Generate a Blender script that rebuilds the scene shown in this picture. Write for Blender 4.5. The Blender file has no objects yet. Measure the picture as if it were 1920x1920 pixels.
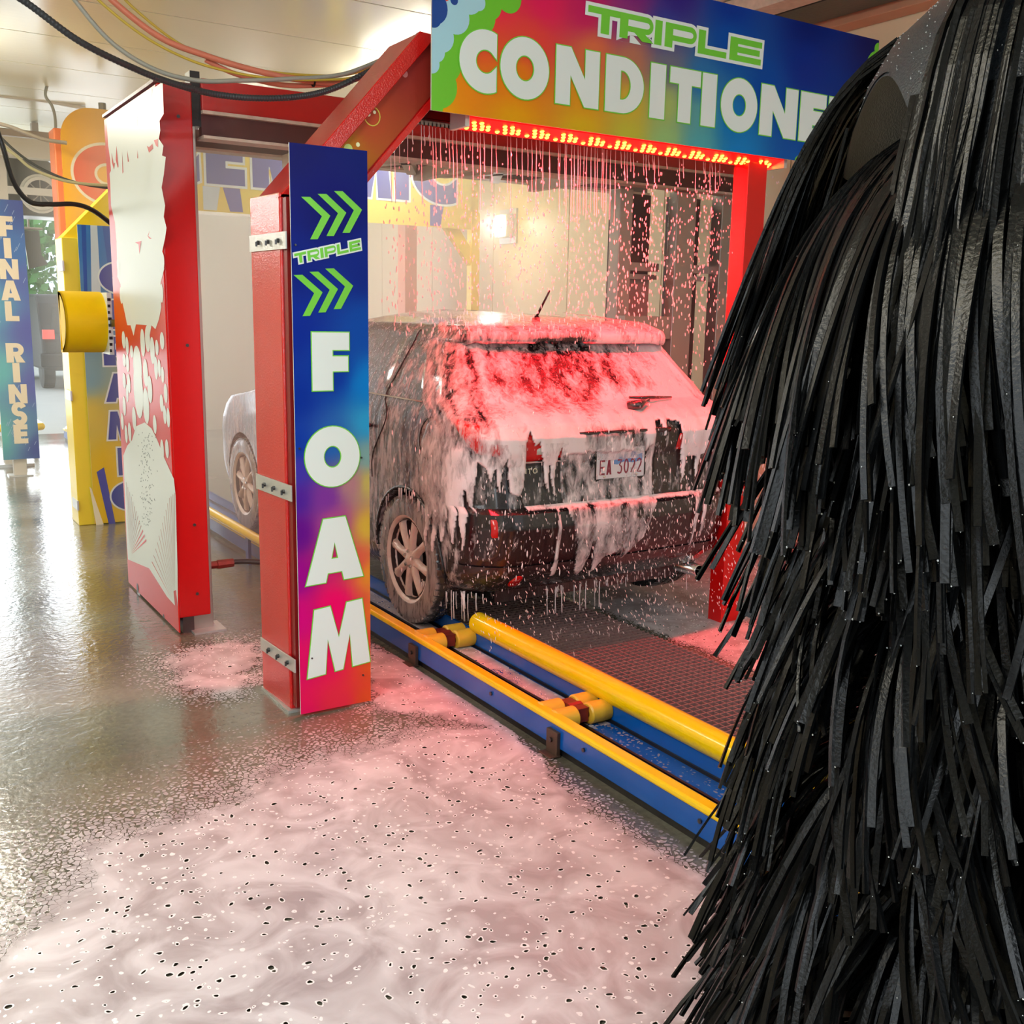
import bpy, bmesh, math, random
import numpy as np
from mathutils import Vector, Matrix, noise
from mathutils.geometry import tessellate_polygon
C = bpy.context.scene
COL = C.collection
PI = math.pi
rnd = random.Random(7)

# ------------------------------------------------------------------ camera
CAM_H = 1.6
FPX = 1921.0
def _d(px, py):
    return Vector((px-960, -(py-960), -FPX)).normalized()
_Y = _d(-290, 562); _X = _d(4035, 650)
_X = (_X - _Y*_X.dot(_Y)).normalized(); _Z = _X.cross(_Y)
ROT = Matrix((_X, _Y, _Z))
cam_d = bpy.data.cameras.new('camera'); cam = bpy.data.objects.new('camera', cam_d); COL.objects.link(cam)
cam.matrix_world = Matrix.Translation((0, 0, CAM_H)) @ ROT.to_4x4()
cam_d.sensor_width = 36; cam_d.lens = 36*FPX/1920; cam_d.clip_start = 0.05; cam_d.clip_end = 300
C.camera = cam
def _ray(px, py): return ROT @ Vector((px-960, -(py-960), -FPX))
def atz(px, py, z=0.0):
    r = _ray(px, py); return r*((z-CAM_H)/r.z) + Vector((0, 0, CAM_H))
def atx(px, py, x):
    r = _ray(px, py); return r*(x/r.x) + Vector((0, 0, CAM_H))
def aty(px, py, y):
    r = _ray(px, py); return r*(y/r.y) + Vector((0, 0, CAM_H))

# ------------------------------------------------------------------ world, exposure
C.view_settings.view_transform = 'Standard'; C.view_settings.look = 'None'
C.view_settings.gamma = 1.0; C.view_settings.use_curve_mapping = False
C.view_settings.exposure = EXPO = 0.0
w = bpy.data.worlds.new('World'); C.world = w; w.use_nodes = True
w.node_tree.nodes['Background'].inputs[0].default_value = (0.80, 0.90, 1.0, 1)
w.node_tree.nodes['Background'].inputs[1].default_value = 1.5
cy = C.cycles
cy.max_bounces = 6; cy.diffuse_bounces = 3; cy.glossy_bounces = 3; cy.transmission_bounces = 4
cy.transparent_max_bounces = 16; cy.volume_bounces = 1
cy.caustics_reflective = False; cy.caustics_refractive = False
cy.use_adaptive_sampling = True; cy.adaptive_threshold = 0.03
cy.sample_clamp_indirect = 6.0; cy.volume_step_rate = 4.0; cy.volume_max_steps = 64
try:
    cy.use_denoising = True; cy.denoiser = 'OPENIMAGEDENOISE'
except Exception: pass

def area(name, loc, size, size_y, energy, color=(1, 1, 1), target=None, rot=None):
    l = bpy.data.lights.new(name, 'AREA'); l.shape = 'RECTANGLE'; l.size = size; l.size_y = size_y
    l.energy = energy; l.color = color
    o = bpy.data.objects.new(name, l); COL.objects.link(o); o.location = loc
    if target is not None:
        o.rotation_euler = (Vector(target)-Vector(loc)).to_track_quat('-Z', 'Y').to_euler()
    if rot: o.rotation_euler = rot
    return o
# room lamps (each sits just under a fixture built below)
WARM = (1.0, 0.94, 0.80)
LAMPS = [(-0.5, 1.9, 42), (-0.8, 5.8, 25), (0.45, 8.3, 55), (3.6, 7.2, 26), (3.5, 10.4, 30), (2.9, -0.9, 40)]  # last lamp is added, unseen, to light the brush top and header sign
for i, (lx, ly, e) in enumerate(LAMPS):
    area('ceiling_lamp_light', (lx, ly, 3.055), 0.24, 1.10, e, (0.84, 0.92, 1.0) if ly < 0 else WARM)
    area('ceiling_fill_uplight', (lx, ly, 3.19), 0.24, 1.10, e*0.65, WARM, rot=(PI, 0, 0))  # upward fill added above each batten to brighten the ceiling
# daylight through the open entrance behind the camera and the open exit
area('entrance_daylight', (-0.6, -5.4, 2.1), 3.6, 2.4, 200, (0.88, 0.95, 1.0), target=(0.9, 5, 0.9))
area('side_fill_light', (-1.90, 1.3, 2.15), 1.5, 3.2, 58, (0.74, 0.87, 1.0), target=(0.6, 2.0, 0.4))  # fill light added out of view on the left for the foreground
area('exit_daylight', (1.3, 13.9, 1.5), 3.6, 2.5, 170, (0.93, 0.98, 1.0), target=(1.6, 4, 0.6))
# red LED bar under the header sign
_led = area('led_bar_light', (3.05, 3.84, 2.325), 1.72, 0.07, 72, (1.0, 0.012, 0.022), target=(3.05, 4.30, 0.9)); _led.data.spread = math.radians(140)

# ------------------------------------------------------------------ node materials
MATS = {}
def s2l(c):
    return tuple(((v/12.92) if v <= .04045 else ((v+.055)/1.055)**2.4) for v in c)
def rgb(r, g, b): return s2l((r/255, g/255, b/255))
def mat(name, color, rough=0.5, metal=0.0, bump=0.0, bscale=40.0, bstretch=(1, 1, 1), var=0.0, vscale=3.0,
        emis=None, estr=0.0, coat=0.0, alpha=1.0, trans=0.0, spec=0.5, rvar=0.0, bdist=0.01):
    m = bpy.data.materials.new(name); m.use_nodes = True; MATS[name] = m
    nt = m.node_tree; b = nt.nodes['Principled BSDF']; L = nt.links
    b.inputs['Base Color'].default_value = (*color, 1); b.inputs['Roughness'].default_value = rough
    b.inputs['Metallic'].default_value = metal; b.inputs['Coat Weight'].default_value = coat
    b.inputs['Coat Roughness'].default_value = 0.08
    b.inputs['Alpha'].default_value = alpha; b.inputs['Transmission Weight'].default_value = trans
    b.inputs['Specular IOR Level'].default_value = spec
    if emis: b.inputs['Emission Color'].default_value = (*emis, 1); b.inputs['Emission Strength'].default_value = estr
    if bump or var or rvar:
        tc = nt.nodes.new('ShaderNodeTexCoord'); mp = nt.nodes.new('ShaderNodeMapping')
        mp.inputs['Scale'].default_value = bstretch; L.new(tc.outputs['Object'], mp.inputs[0])
    if bump:
        n = nt.nodes.new('ShaderNodeTexNoise'); n.inputs['Scale'].default_value = bscale; n.inputs['Detail'].default_value = 3
        L.new(mp.outputs[0], n.inputs[0])
        bp = nt.nodes.new('ShaderNodeBump'); bp.inputs['Strength'].default_value = bump; bp.inputs['Distance'].default_value = bdist
        L.new(n.outputs[0], bp.inputs['Height']); L.new(bp.outputs[0], b.inputs['Normal'])
        if coat: L.new(bp.outputs[0], b.inputs['Coat Normal'])
    if var:
        n2 = nt.nodes.new('ShaderNodeTexNoise'); n2.inputs['Scale'].default_value = vscale; n2.inputs['Detail'].default_value = 5
        L.new(mp.outputs[0], n2.inputs[0])
        mx = nt.nodes.new('ShaderNodeMix'); mx.data_type = 'RGBA'
        mx.inputs[6].default_value = (*[c*(1-var) for c in color], 1); mx.inputs[7].default_value = (*[min(1, c*(1+var)) for c in color], 1)
        L.new(n2.outputs[0], mx.inputs[0]); L.new(mx.outputs[2], b.inputs['Base Color'])
    if rvar:
        n3 = nt.nodes.new('ShaderNodeTexNoise'); n3.inputs['Scale'].default_value = 5; n3.inputs['Detail'].default_value = 4
        L.new(mp.outputs[0], n3.inputs[0])
        mr = nt.nodes.new('ShaderNodeMapRange'); mr.inputs['To Min'].default_value = max(0.02, rough-rvar); mr.inputs['To Max'].default_value = rough+rvar
        L.new(n3.outputs[0], mr.inputs[0]); L.new(mr.outputs[0], b.inputs['Roughness'])
    return m
def mat_attr(name, rough=0.35, coat=0.0, speck=0.0):
    m = mat(name, (1, 1, 1), rough, coat=coat, spec=.15); nt = m.node_tree
    a = nt.nodes.new('ShaderNodeAttribute'); a.attribute_name = 'col'
    nt.links.new(a.outputs['Color'], nt.nodes['Principled BSDF'].inputs['Base Color'])
    return m

RED = mat('red_gloss_paint', rgb(196, 22, 20), 0.14, bump=0.5, bscale=150, bdist=.0019, var=0.12, vscale=2.5, coat=0.3)
REDB = mat('red_panel_paint', rgb(186, 8, 12), 0.26, bump=0.05, bscale=50, var=0.1, vscale=1.5)
REDORANGE = mat('orange_red_panel', rgb(200, 34, 24), 0.3, var=0.05, spec=.3)
WHITEV = mat('white_vinyl', rgb(214, 224, 222), 0.35, spec=.3)
WHITEL = mat('white_lettering', rgb(226, 238, 238), 0.25)
CREAML = mat('cream_lettering', rgb(236, 226, 205), 0.3)
GREENL = mat('green_lettering', rgb(112, 205, 60), 0.3)
BLUEL = mat('blue_lettering', rgb(60, 72, 160), 0.3)
CORALL = mat('coral_lettering', rgb(226, 88, 52), 0.3)
SIGNP = mat_attr('sign_print')
STEEL = mat('galvanised_steel', rgb(200, 202, 200), 0.35, 0.6, bump=0.05, bscale=120, var=0.12, vscale=9)
BOLT = mat('bolt_steel', rgb(90, 90, 92), 0.3, 0.9)
INOX = mat('stainless_sheet', rgb(170, 165, 158), 0.33, 0.75, bump=0.06, bscale=8, bstretch=(1, 1, .2), var=0.2, vscale=2)
MAROON = mat('maroon_beam', rgb(80, 38, 38), 0.4, var=0.25, vscale=6)
FLANGE = mat('worn_white_flange', rgb(205, 190, 175), 0.5, var=0.3, vscale=30)
DARKM = mat('dark_recess', rgb(58, 26, 28), 0.5, var=0.3, vscale=4)
YEL = mat('yellow_paint', rgb(255, 212, 0), 0.22, bump=0.05, bscale=30, var=0.06, vscale=12, coat=0.4)
YELP = mat('yellow_plastic', rgb(240, 200, 8), 0.5, bump=0.04, bscale=60, var=0.08, vscale=9, spec=.2)
ROLLY = mat('yellow_urethane', rgb(225, 180, 55), 0.35, bump=0.1, bscale=80, var=0.15, vscale=18)
BLUE = mat('blue_paint', rgb(0, 84, 172), 0.25, bump=0.03, bscale=60, var=0.15, vscale=9, coat=0.3)
ORANGE = mat('orange_paint', rgb(238, 128, 72), 0.4, var=0.06)
AMBER = mat('amber_panel', rgb(238, 172, 6), 0.35, var=0.04)
YLEG = mat('yellow_leg', rgb(244, 220, 60), 0.35)
YBR = mat('bright_yellow', rgb(250, 215, 0), 0.3)
BLACKM = mat('black_metal', rgb(22, 20, 22), 0.35, bump=0.1, bscale=50)
BLACKR = mat('black_rubber_hose', rgb(26, 28, 30), 0.35, bump=0.3, bscale=90)
CORR = mat('grey_corrugated_hose', rgb(52, 56, 60), 0.4)
GREYH = mat('grey_hose', rgb(150, 152, 142), 0.4)
YH = mat('yellow_tube', rgb(190, 165, 60), 0.35)
SALM = mat('salmon_hose', rgb(205, 120, 95), 0.4)
BROWNC = mat('rusty_bracket', rgb(90, 70, 60), 0.5, 0.4, var=0.3, vscale=20)
RUSTR = mat('rusty_link', rgb(120, 40, 32), 0.4, 0.3, var=0.4, vscale=30)
CEIL = mat('ceiling_panel_white', rgb(236, 232, 208), 0.24, bump=0.07, bscale=26, bstretch=(.25, 1, 1), var=0.05, vscale=1.2)
WALL = mat('wall_panel_white', rgb(226, 210, 176), 0.4, bump=0.05, bscale=6, var=0.05, vscale=1.5)
FIXT = mat('lamp_housing', rgb(235, 235, 230), 0.4)
DIFF = mat('lamp_diffuser', (1, 1, 1), 0.4, emis=(1, .95, .85), estr=4.0)
LEDR = mat('led_red_lens', rgb(230, 5, 5), 0.3, emis=(1, .005, .005), estr=1.3)
LEDO = mat('led_dot', (1, .5, .2), 0.3, emis=(1, .30, .03), estr=7.0)
GLARE2 = mat('flood_lens', (1, 1, 1), 0.3, emis=(1, .97, .92), estr=70)
FILLPANE = mat('glowing_fill_pane', (.9, .95, 1), .4, emis=(.88, .95, 1), estr=1.6)  # glowing pane of the added left-wall window
GLARE = mat('floodlight_lens', (1, 1, 1), 0.3, emis=(1, .96, .88), estr=30)
GRAY = mat('grey_frame', rgb(150, 140, 130), 0.5, var=0.1)
LGRAY = mat('light_post', rgb(215, 210, 200), 0.5, var=0.06)
BLOWER = mat('blower_housing', rgb(66, 68, 62), 0.5, var=0.15)

# ------------------------------------------------------------------ mesh building
class MB:
    def __init__(s): s.v = []; s.f = []; s.m = []
    def add(s, vs, fs, mi=0):
        o = len(s.v); s.v += [tuple(p) for p in vs]; s.f += [tuple(i+o for i in f) for f in fs]; s.m += [mi]*len(fs); return s
    def box(s, a, b, mi=0):
        x0, y0, z0 = a; x1, y1, z1 = b
        return s.add([(x0, y0, z0), (x1, y0, z0), (x1, y1, z0), (x0, y1, z0), (x0, y0, z1), (x1, y0, z1), (x1, y1, z1), (x0, y1, z1)],
                     [(0, 3, 2, 1), (4, 5, 6, 7), (0, 1, 5, 4), (1, 2, 6, 5), (2, 3, 7, 6), (3, 0, 4, 7)], mi)
    def prism(s, poly, d, mi=0):
        """closed polygon (3D points, planar) extruded along vector d"""
        n = len(poly); P = [Vector(p) for p in poly]; d = Vector(d); vs = P+[p+d for p in P]
        tris = tessellate_polygon([P])
        nrm = Vector((0, 0, 0))
        for i in range(n): nrm += P[i].cross(P[(i+1) % n])
        flip = nrm.dot(d) > 0
        fs = []
        for t in tris:
            tn = (P[t[1]]-P[t[0]]).cross(P[t[2]]-P[t[0]])
            t = tuple(t)
            if tn.dot(d) > 0: t = t[::-1]
            fs.append(t); fs.append(tuple(i+n for i in t[::-1]))
        for i in range(n):
            j = (i+1) % n
            fs.append((i, j, j+n, i+n) if flip else (j, i, i+n, j+n))
        return s.add(vs, fs, mi)
    def tube(s, pts, r, n=8, cap=True, mi=0):
        P = [Vector(p) for p in pts]; rr = r if isinstance(r, (list, tuple)) else [r]*len(P)
        t0 = (P[1]-P[0]).normalized(); up = Vector((0, 0, 1)) if abs(t0.z) < .9 else Vector((1, 0, 0))
        a = t0.cross(up).normalized(); vs = []
        for i, p in enumerate(P):
            t = (P[min(i+1, len(P)-1)]-P[max(i-1, 0)]).normalized()
            a = (a - t*a.dot(t)).normalized(); b = t.cross(a)
            for k in range(n):
                an = 2*PI*k/n; vs.append(p+(a*math.cos(an)+b*math.sin(an))*rr[i])
        fs = []
        for i in range(len(P)-1):
            for k in range(n):
                k2 = (k+1) % n; fs.append((i*n+k, i*n+k2, (i+1)*n+k2, (i+1)*n+k))
        if cap: fs.append(tuple(range(n))[::-1]); fs.append(tuple((len(P)-1)*n+k for k in range(n)))
        return s.add(vs, fs, mi)
    def lathe(s, prof, o, ax, n=32, mi=0):
        """profile [(radius, along)] spun around axis ax through o"""
        o = Vector(o); ax = Vector(ax).normalized(); u = ax.orthogonal().normalized(); v = ax.cross(u); vs = []; m = len(prof)
        for k in range(n):
            an = 2*PI*k/n; d = u*math.cos(an)+v*math.sin(an)
            for r, h in prof: vs.append(o+ax*h+d*r)
        fs = []
        for k in range(n):
            k2 = (k+1) % n
            for i in range(m-1): fs.append((k*m+i, k2*m+i, k2*m+i+1, k*m+i+1))
        return s.add(vs, fs, mi)
    def grid(s, pts, mi=0, wrap=False):
        """2D list of points"""
        r = len(pts); c = len(pts[0]); vs = [p for row in pts for p in row]; fs = []
        for i in range(r-1):
            for j in range(c-1): fs.append((i*c+j, i*c+j+1, (i+1)*c+j+1, (i+1)*c+j))
            if wrap: fs.append((i*c+c-1, i*c, (i+1)*c, (i+1)*c+c-1))
        return s.add(vs, fs, mi)
    def mesh(s, name, mats, smooth=False, sharp=None):
        me = bpy.data.meshes.new(name); me.from_pydata(s.v, [], s.f); mats = mats if isinstance(mats, (list, tuple)) else [mats]
        for m in mats: me.materials.append(m)
        if len(mats) > 1: me.polygons.foreach_set('material_index', s.m)
        if smooth:
            me.polygons.foreach_set('use_smooth', [True]*len(me.polygons))
            if sharp: me.set_sharp_from_angle(angle=math.radians(sharp))
        me.update(); return me
    def build(s, name, mats, parent=None, smooth=False, sharp=35, bevel=0.0):
        me = s.mesh(name, mats, smooth, sharp); return link(name, me, parent, bevel)
def wpos(p):
    m = Matrix.Translation(p.location) @ p.rotation_euler.to_matrix().to_4x4() @ Matrix.Diagonal((*p.scale, 1))
    return (wpos(p.parent) @ p.matrix_parent_inverse @ m) if p.parent else m
def link(name, me, parent=None, bevel=0.0, local=False):
    o = bpy.data.objects.new(name, me); COL.objects.link(o)
    if parent is not None:
        o.parent = parent
        if not local: o.matrix_parent_inverse = wpos(parent).inverted()
    if bevel:
        b = o.modifiers.new('bevel', 'BEVEL'); b.width = bevel; b.segments = 2; b.limit_method = 'ANGLE'
    return o
def tag(o, label, cat, group=None, kind=None):
    o['label'] = label; o['category'] = cat
    if group: o['group'] = group
    if kind: o['kind'] = kind
    return o
def thing(name, label, cat, loc=(0, 0, 0), group=None):
    o = bpy.data.objects.new(name, None); COL.objects.link(o); o.location = loc; o.empty_display_size = .1
    return tag(o, label, cat, group)
def struct(o): o['kind'] = 'structure'; return o
def dup(root, loc, label=None, rotz=None):
    r = root.copy(); COL.objects.link(r); r.location = loc
    if label: r['label'] = label
    if rotz is not None: r.rotation_euler[2] = rotz
    for ch in list(root.children):
        c = ch.copy(); COL.objects.link(c); c.parent = r
        for g in list(ch.children):
            d = g.copy(); COL.objects.link(d); d.parent = c
    return r
def smooth_path(pts, n=8):
    P = [Vector(p) for p in pts]; out = []
    for i in range(len(P)-1):
        p0 = P[max(i-1, 0)]; p1 = P[i]; p2 = P[i+1]; p3 = P[min(i+2, len(P)-1)]
        for k in range(n):
            t = k/n; t2 = t*t; t3 = t2*t
            out.append(.5*((2*p1)+(-p0+p2)*t+(2*p0-5*p1+4*p2-p3)*t2+(-p0+3*p1-3*p2+p3)*t3))
    out.append(P[-1]); return out

# ------------------------------------------------------------------ lettering
def arc(cx, cy, rx, ry, a0, a1, n):
    return [(cx+rx*math.cos(math.radians(a0+(a1-a0)*i/n)), cy+ry*math.sin(math.radians(a0+(a1-a0)*i/n))) for i in range(n+1)]
def stroke(path, w):
    L = []; R = []; n = len(path)
    for i, p in enumerate(path):
        a = path[max(i-1, 0)]; b = path[min(i+1, n-1)]; dx, dy = b[0]-a[0], b[1]-a[1]; l = math.hypot(dx, dy) or 1
        nx, ny = -dy/l*w/2, dx/l*w/2; L.append((p[0]+nx, p[1]+ny)); R.append((p[0]-nx, p[1]-ny))
    return L+R[::-1]
def glyph(c, s=.33, t=.26):
    """loops (outer first, then holes) in a box of height 1; returns width, loops"""
    if c == 'I': return s, [[(0, 0), (s, 0), (s, 1), (0, 1)]]
    if c == 'L': w = .68; return w, [[(0, 0), (w, 0), (w, t), (s, t), (s, 1), (0, 1)]]
    if c == 'T': w = .82; a = (w-s)/2; return w, [[(a, 0), (a+s, 0), (a+s, 1-t), (w, 1-t), (w, 1), (0, 1), (0, 1-t), (a, 1-t)]]
    if c == 'F': w = .66; g = .09; return w, [[(0, 0), (s, 0), (s, .5-t/2-.02), (w-.02, .5-t/2-.02), (w-.02, .5+t/2-.06), (s, .5+t/2-.06), (s, 1-t), (w, 1-t), (w, 1), (0, 1)][:]]
    if c == 'E':
        w = .66; q = (1-3*t)/2
        if q < .04: q = .04; t = (1-2*q)/3
        return w, [[(0, 0), (w, 0), (w, t), (s, t), (s, t+q), (w-.03, t+q), (w-.03, 2*t+q), (s, 2*t+q), (s, 1-t), (w, 1-t), (w, 1), (0, 1)]]
    if c == 'O':
        w = 1.04; return w, [arc(w/2, .5, w/2, .52, 0, 360, 40)[:-1], arc(w/2, .5, w/2-s*.98, .52-s*.92, 360, 0, 26)[:-1]]
    if c == 'C':
        w = .74; R = .52; r = .52-s*.98; cut = w
        a0 = math.degrees(math.acos((cut-R)/R)); a1 = 28
        return w, [arc(R, .5, R, .52, a0, 360-a0, 34)+arc(R, .5, r*1.05, r*1.05, -a1, -360+a1, 22) if False else
                   arc(R, .5, R, .52, a0, 360-a0, 34)+[(w, .5-.06)]+arc(R, .5, r, r, 360-52, 52, 20)+[(w, .5+.06)]]
    if c == 'G':
        w = 1.0; R = .52
        return w, [arc(R, .5, R, .52, 42, 300, 34)+[(w, .08), (w, .58), (.56, .58), (.56, .40), (.66, .36)]+arc(R, .5, .2, .2, 310, 42, 18)]
    if c == 'D':
        w = .86; r = .5
        return w, [[(0, 0)]+arc(w-r, .5, r, .5, -90, 90, 24)+[(0, 1)],
                   [(s, .24)][:0]+[(s, .76)]+arc(w-r, .5, r-s*.9, .26, 90, -90, 16)+[(s, .24)]]
    if c == 'N':
        w = .9; return w, [[(0, 0), (s*.9, 0), (s*.9, .52), (w-s*.9, 0), (w, 0), (w, 1), (w-s*.9, 1), (w-s*.9, .48), (s*.9, 1), (0, 1)]]
    if c == 'A':
        w = 1.0; return w, [[(0, 0), (.34, 0), (.375, .14), (.625, .14), (.66, 0), (1, 0), (.69, 1), (.31, 1)], [(.44, .36), (.5, .62), (.56, .36)]]
    if c == 'M':
        w = 1.14; return w, [[(0, 0), (.32, 0), (.37, .52), (.5, 0), (.64, 0), (.77, .52), (.82, 0), (1.14, 0), (1.0, 1), (.72, 1), (.57, .5), (.42, 1), (.14, 1)]]
    if c in 'RP':
        w = .8; h = .36
        outer = [(0, 0), (s, 0), (s, h*.95)]
        if c == 'R': outer += [(s+.02, h*.95), (w-.36, 0), (w+.04, 0), (w-.2, h+.05)]
        else: outer += [(s+.05, h*.95), (w-.34, h*.95)]
        r = (1-h)/2+.02
        outer += arc(w-r, 1-r, r, r, -60 if c == 'R' else -90, 90, 14)+[(0, 1)]
        hole = [(s, 1-t*.9)]+arc(w-r, 1-r, max(.06, r-s*.72), max(.05, r-t*.9), 90, -90, 8)+[(s, 1-2*r+t*.9)]
        return w, [outer, hole]
    if c == 'S':
        w = .66; th = t*1.05
        p = arc(.33, .5+.235, .22, .24, 20, 262, 14)+arc(.33, .5-.235, .22, .24, 82, -160, 14)
        return w, [stroke(p, th)]
    if c == '0': w = .5; return w, [arc(.25, .5, .25, .5, 0, 360, 20)[:-1], arc(.25, .5, .25-s, .5-s, 360, 0, 14)[:-1]]
    if c == '2': return .5, [stroke([(.05, .78), (.1, .9), (.25, .95), (.4, .88), (.43, .7), (.35, .5), (.08, .07), (.48, .07)], s)]
    if c == '3': return .5, [stroke([(.03, .94), (.42, .94), (.22, .6), (.4, .5), (.45, .3), (.38, .1), (.22, .05), (.04, .12)], s)]
    return .3, []
def wide(c):
    """extended techno letters for TRIPLE, height 1"""
    w = 1.75; t = .26; s = .42
    if c == 'I': return s, [[(0, 0), (s, 0), (s, 1), (0, 1)]]
    if c == 'T': return w, [[(.66, 0), (.66+s, 0), (.66+s, 1-t), (w, 1-t), (w, 1), (0, 1), (0, 1-t), (.66, 1-t)]]
    if c == 'L': return w, [[(0, 0), (w, 0), (w, t), (s, t), (s, 1), (0, 1)]]
    if c == 'E': q = .11; return w, [[(0, 0), (w, 0), (w, t), (s, t), (s, t+q), (w-.1, t+q), (w-.1, 2*t+q), (s, 2*t+q), (s, 1-t), (w, 1-t), (w, 1), (0, 1)]]
    if c in 'RP':
        h = .30; r = (1-h)/2
        outer = [(0, 0), (s, 0), (s, h)]
        if c == 'R': outer += [(s+.35, h), (w-.55, 0), (w+.05, 0), (w-.42, h)]
        outer += arc(w-r, 1-r, r, r, -90, 90, 10)+[(0, 1)]
        k = .13
        return w, [outer, [(s, 1-r+k)]+arc(w-r, 1-r, .17, k, 90, -90, 6)+[(s, 1-r-k)]]
def offset_loop(P, d):
    n = len(P); A = sum(P[i][0]*P[(i+1) % n][1]-P[(i+1) % n][0]*P[i][1] for i in range(n)); out = []
    for i in range(n):
        a = Vector(P[i-1]); b = Vector(P[i]); c = Vector(P[(i+1) % n]); e1 = b-a; e2 = c-b
        if e1.length < 1e-6 or e2.length < 1e-6: out.append(tuple(b)); continue
        e1.normalize(); e2.normalize(); n1 = Vector((e1.y, -e1.x)); n2 = Vector((e2.y, -e2.x)); m = n1+n2
        if m.length < 1e-4: m = n1
        m.normalize(); k = min(2.0, 1/max(.35, m.dot(n1))); out.append(tuple(b+m*d*k))
    return out
def orient(P, ccw):
    n = len(P); A = sum(P[i][0]*P[(i+1) % n][1]-P[(i+1) % n][0]*P[i][1] for i in range(n))
    return P if (A > 0) == ccw else P[::-1]
def flat(mb, loops, org, u, v, nrm, lift, thick, mi):
    org = Vector(org); u = Vector(u); v = Vector(v); nrm = Vector(nrm)
    P = [[Vector((p[0], p[1], 0)) for p in lp] for lp in loops]; tris = tessellate_polygon(P); fl = [p for lp in P for p in lp]
    top = [org+u*p.x+v*p.y+nrm*(lift+thick) for p in fl]; bot = [org+u*p.x+v*p.y+nrm*lift for p in fl]; n = len(fl); fs = []
    for t in tris:
        t = tuple(t); q = (top[t[1]]-top[t[0]]).cross(top[t[2]]-top[t[0]])
        if q.dot(nrm) < 0: t = t[::-1]
        fs.append(t)
    k = 0
    for lp in P:
        m = len(lp)
        for i in range(m): a = k+i; b = k+(i+1) % m; fs.append((a, a+n, b+n, b))
        k += m
    mb.add(top+bot, fs, mi)
_LIFT = [0]
def uniq():
    _LIFT[0] = (_LIFT[0]+1) % 40
    return _LIFT[0]*.00003
def letter(c, org, u, v, nrm, h, mats, outline, parent, font='std', xs=1.0, s=.33, t=.26, shear=0.0, width=None, name='letter', lift=.0015):
    """one raised vinyl letter; u, v unit vectors in the sign plane. returns advance width"""
    W, loops = (wide(c) if font == 'wide' else glyph(c, s, t))
    if not loops: return W*h*xs
    if width: xs = width/(W*h)
    loops = [orient([(p[0]*h*xs+p[1]*h*shear, p[1]*h) for p in lp], i == 0) for i, lp in enumerate(loops)]
    mb = MB(); lift += uniq()
    if outline:
        ol = [offset_loop(lp, outline) for lp in loops]
        if font == 'wide':
            ol = [offset_loop(orient([(p[0]*h*xs+p[1]*h*shear, p[1]*h) for p in ((0, 0), (W, 0), (W, 1), (0, 1))], True), outline)] if c == 'E' else ol[:1]
        flat(mb, ol, org, u, v, nrm, lift, .0012, 0)
    flat(mb, loops, org, u, v, nrm, lift+(.0012 if outline else 0), .0012, 1 if outline else 0)
    mb.build(name, mats if outline else mats[-1:], parent)
    return W*h*xs
def clip_rect(P, x0, x1, y0, y1):
    def cl(P, f, ix):
        o = []
        for i in range(len(P)):
            a = P[i-1]; b = P[i]; fa, fb = f(a), f(b)
            if (fa >= 0) != (fb >= 0): t = fa/(fa-fb); o.append((a[0]+(b[0]-a[0])*t, a[1]+(b[1]-a[1])*t))
            if fb >= 0: o.append(b)
        return o
    for f in (lambda p: p[0]-x0, lambda p: x1-p[0], lambda p: p[1]-y0, lambda p: y1-p[1]):
        if P: P = cl(P, f, 0)
    return P
def grad_panel(name, org, u, v, nrm, W, H, nu, nv, pts, parent, back=WHITEV, thick=.006, power=3.2):
    """printed panel: colour print interpolated between measured swatches pts [(a,b,(r,g,b))] in 0..1"""
    org = Vector(org); u = Vector(u); v = Vector(v); nrm = Vector(nrm); mb = MB()
    rows = [[org+u*(W*i/nu)+v*(H*j/nv) for i in range(nu+1)] for j in range(nv+1)]
    if (u.cross(v)).dot(nrm) < 0: rows = rows[::-1]
    mb.grid(rows)
    mb.prism([org-nrm*thick, org+u*W-nrm*thick, org+u*W+v*H-nrm*thick, org+v*H-nrm*thick], nrm*(thick*.97), 1)
    o = mb.build(name, [SIGNP, back], parent); me = o.data
    ca = me.color_attributes.new('col', 'FLOAT_COLOR', 'POINT'); asp = H/W
    P = np.array([(a, b*asp) for a, b, c in pts]); Cc = np.array([c for a, b, c in pts], float)/255.
    buf = np.ones((len(me.vertices), 4), np.float32)
    for i, p in enumerate(mb.v[:(nu+1)*(nv+1)]):
        q = Vector(p)-org; a = q.dot(u)/W; b = q.dot(v)/H*asp; d = np.hypot(P[:, 0]-a, P[:, 1]-b)+1e-3; wg = d**-power
        buf[i, :3] = s2l(tuple((Cc*wg[:, None]).sum(0)/wg.sum()))
    ca.data.foreach_set('color', buf.ravel()); return o
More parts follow.
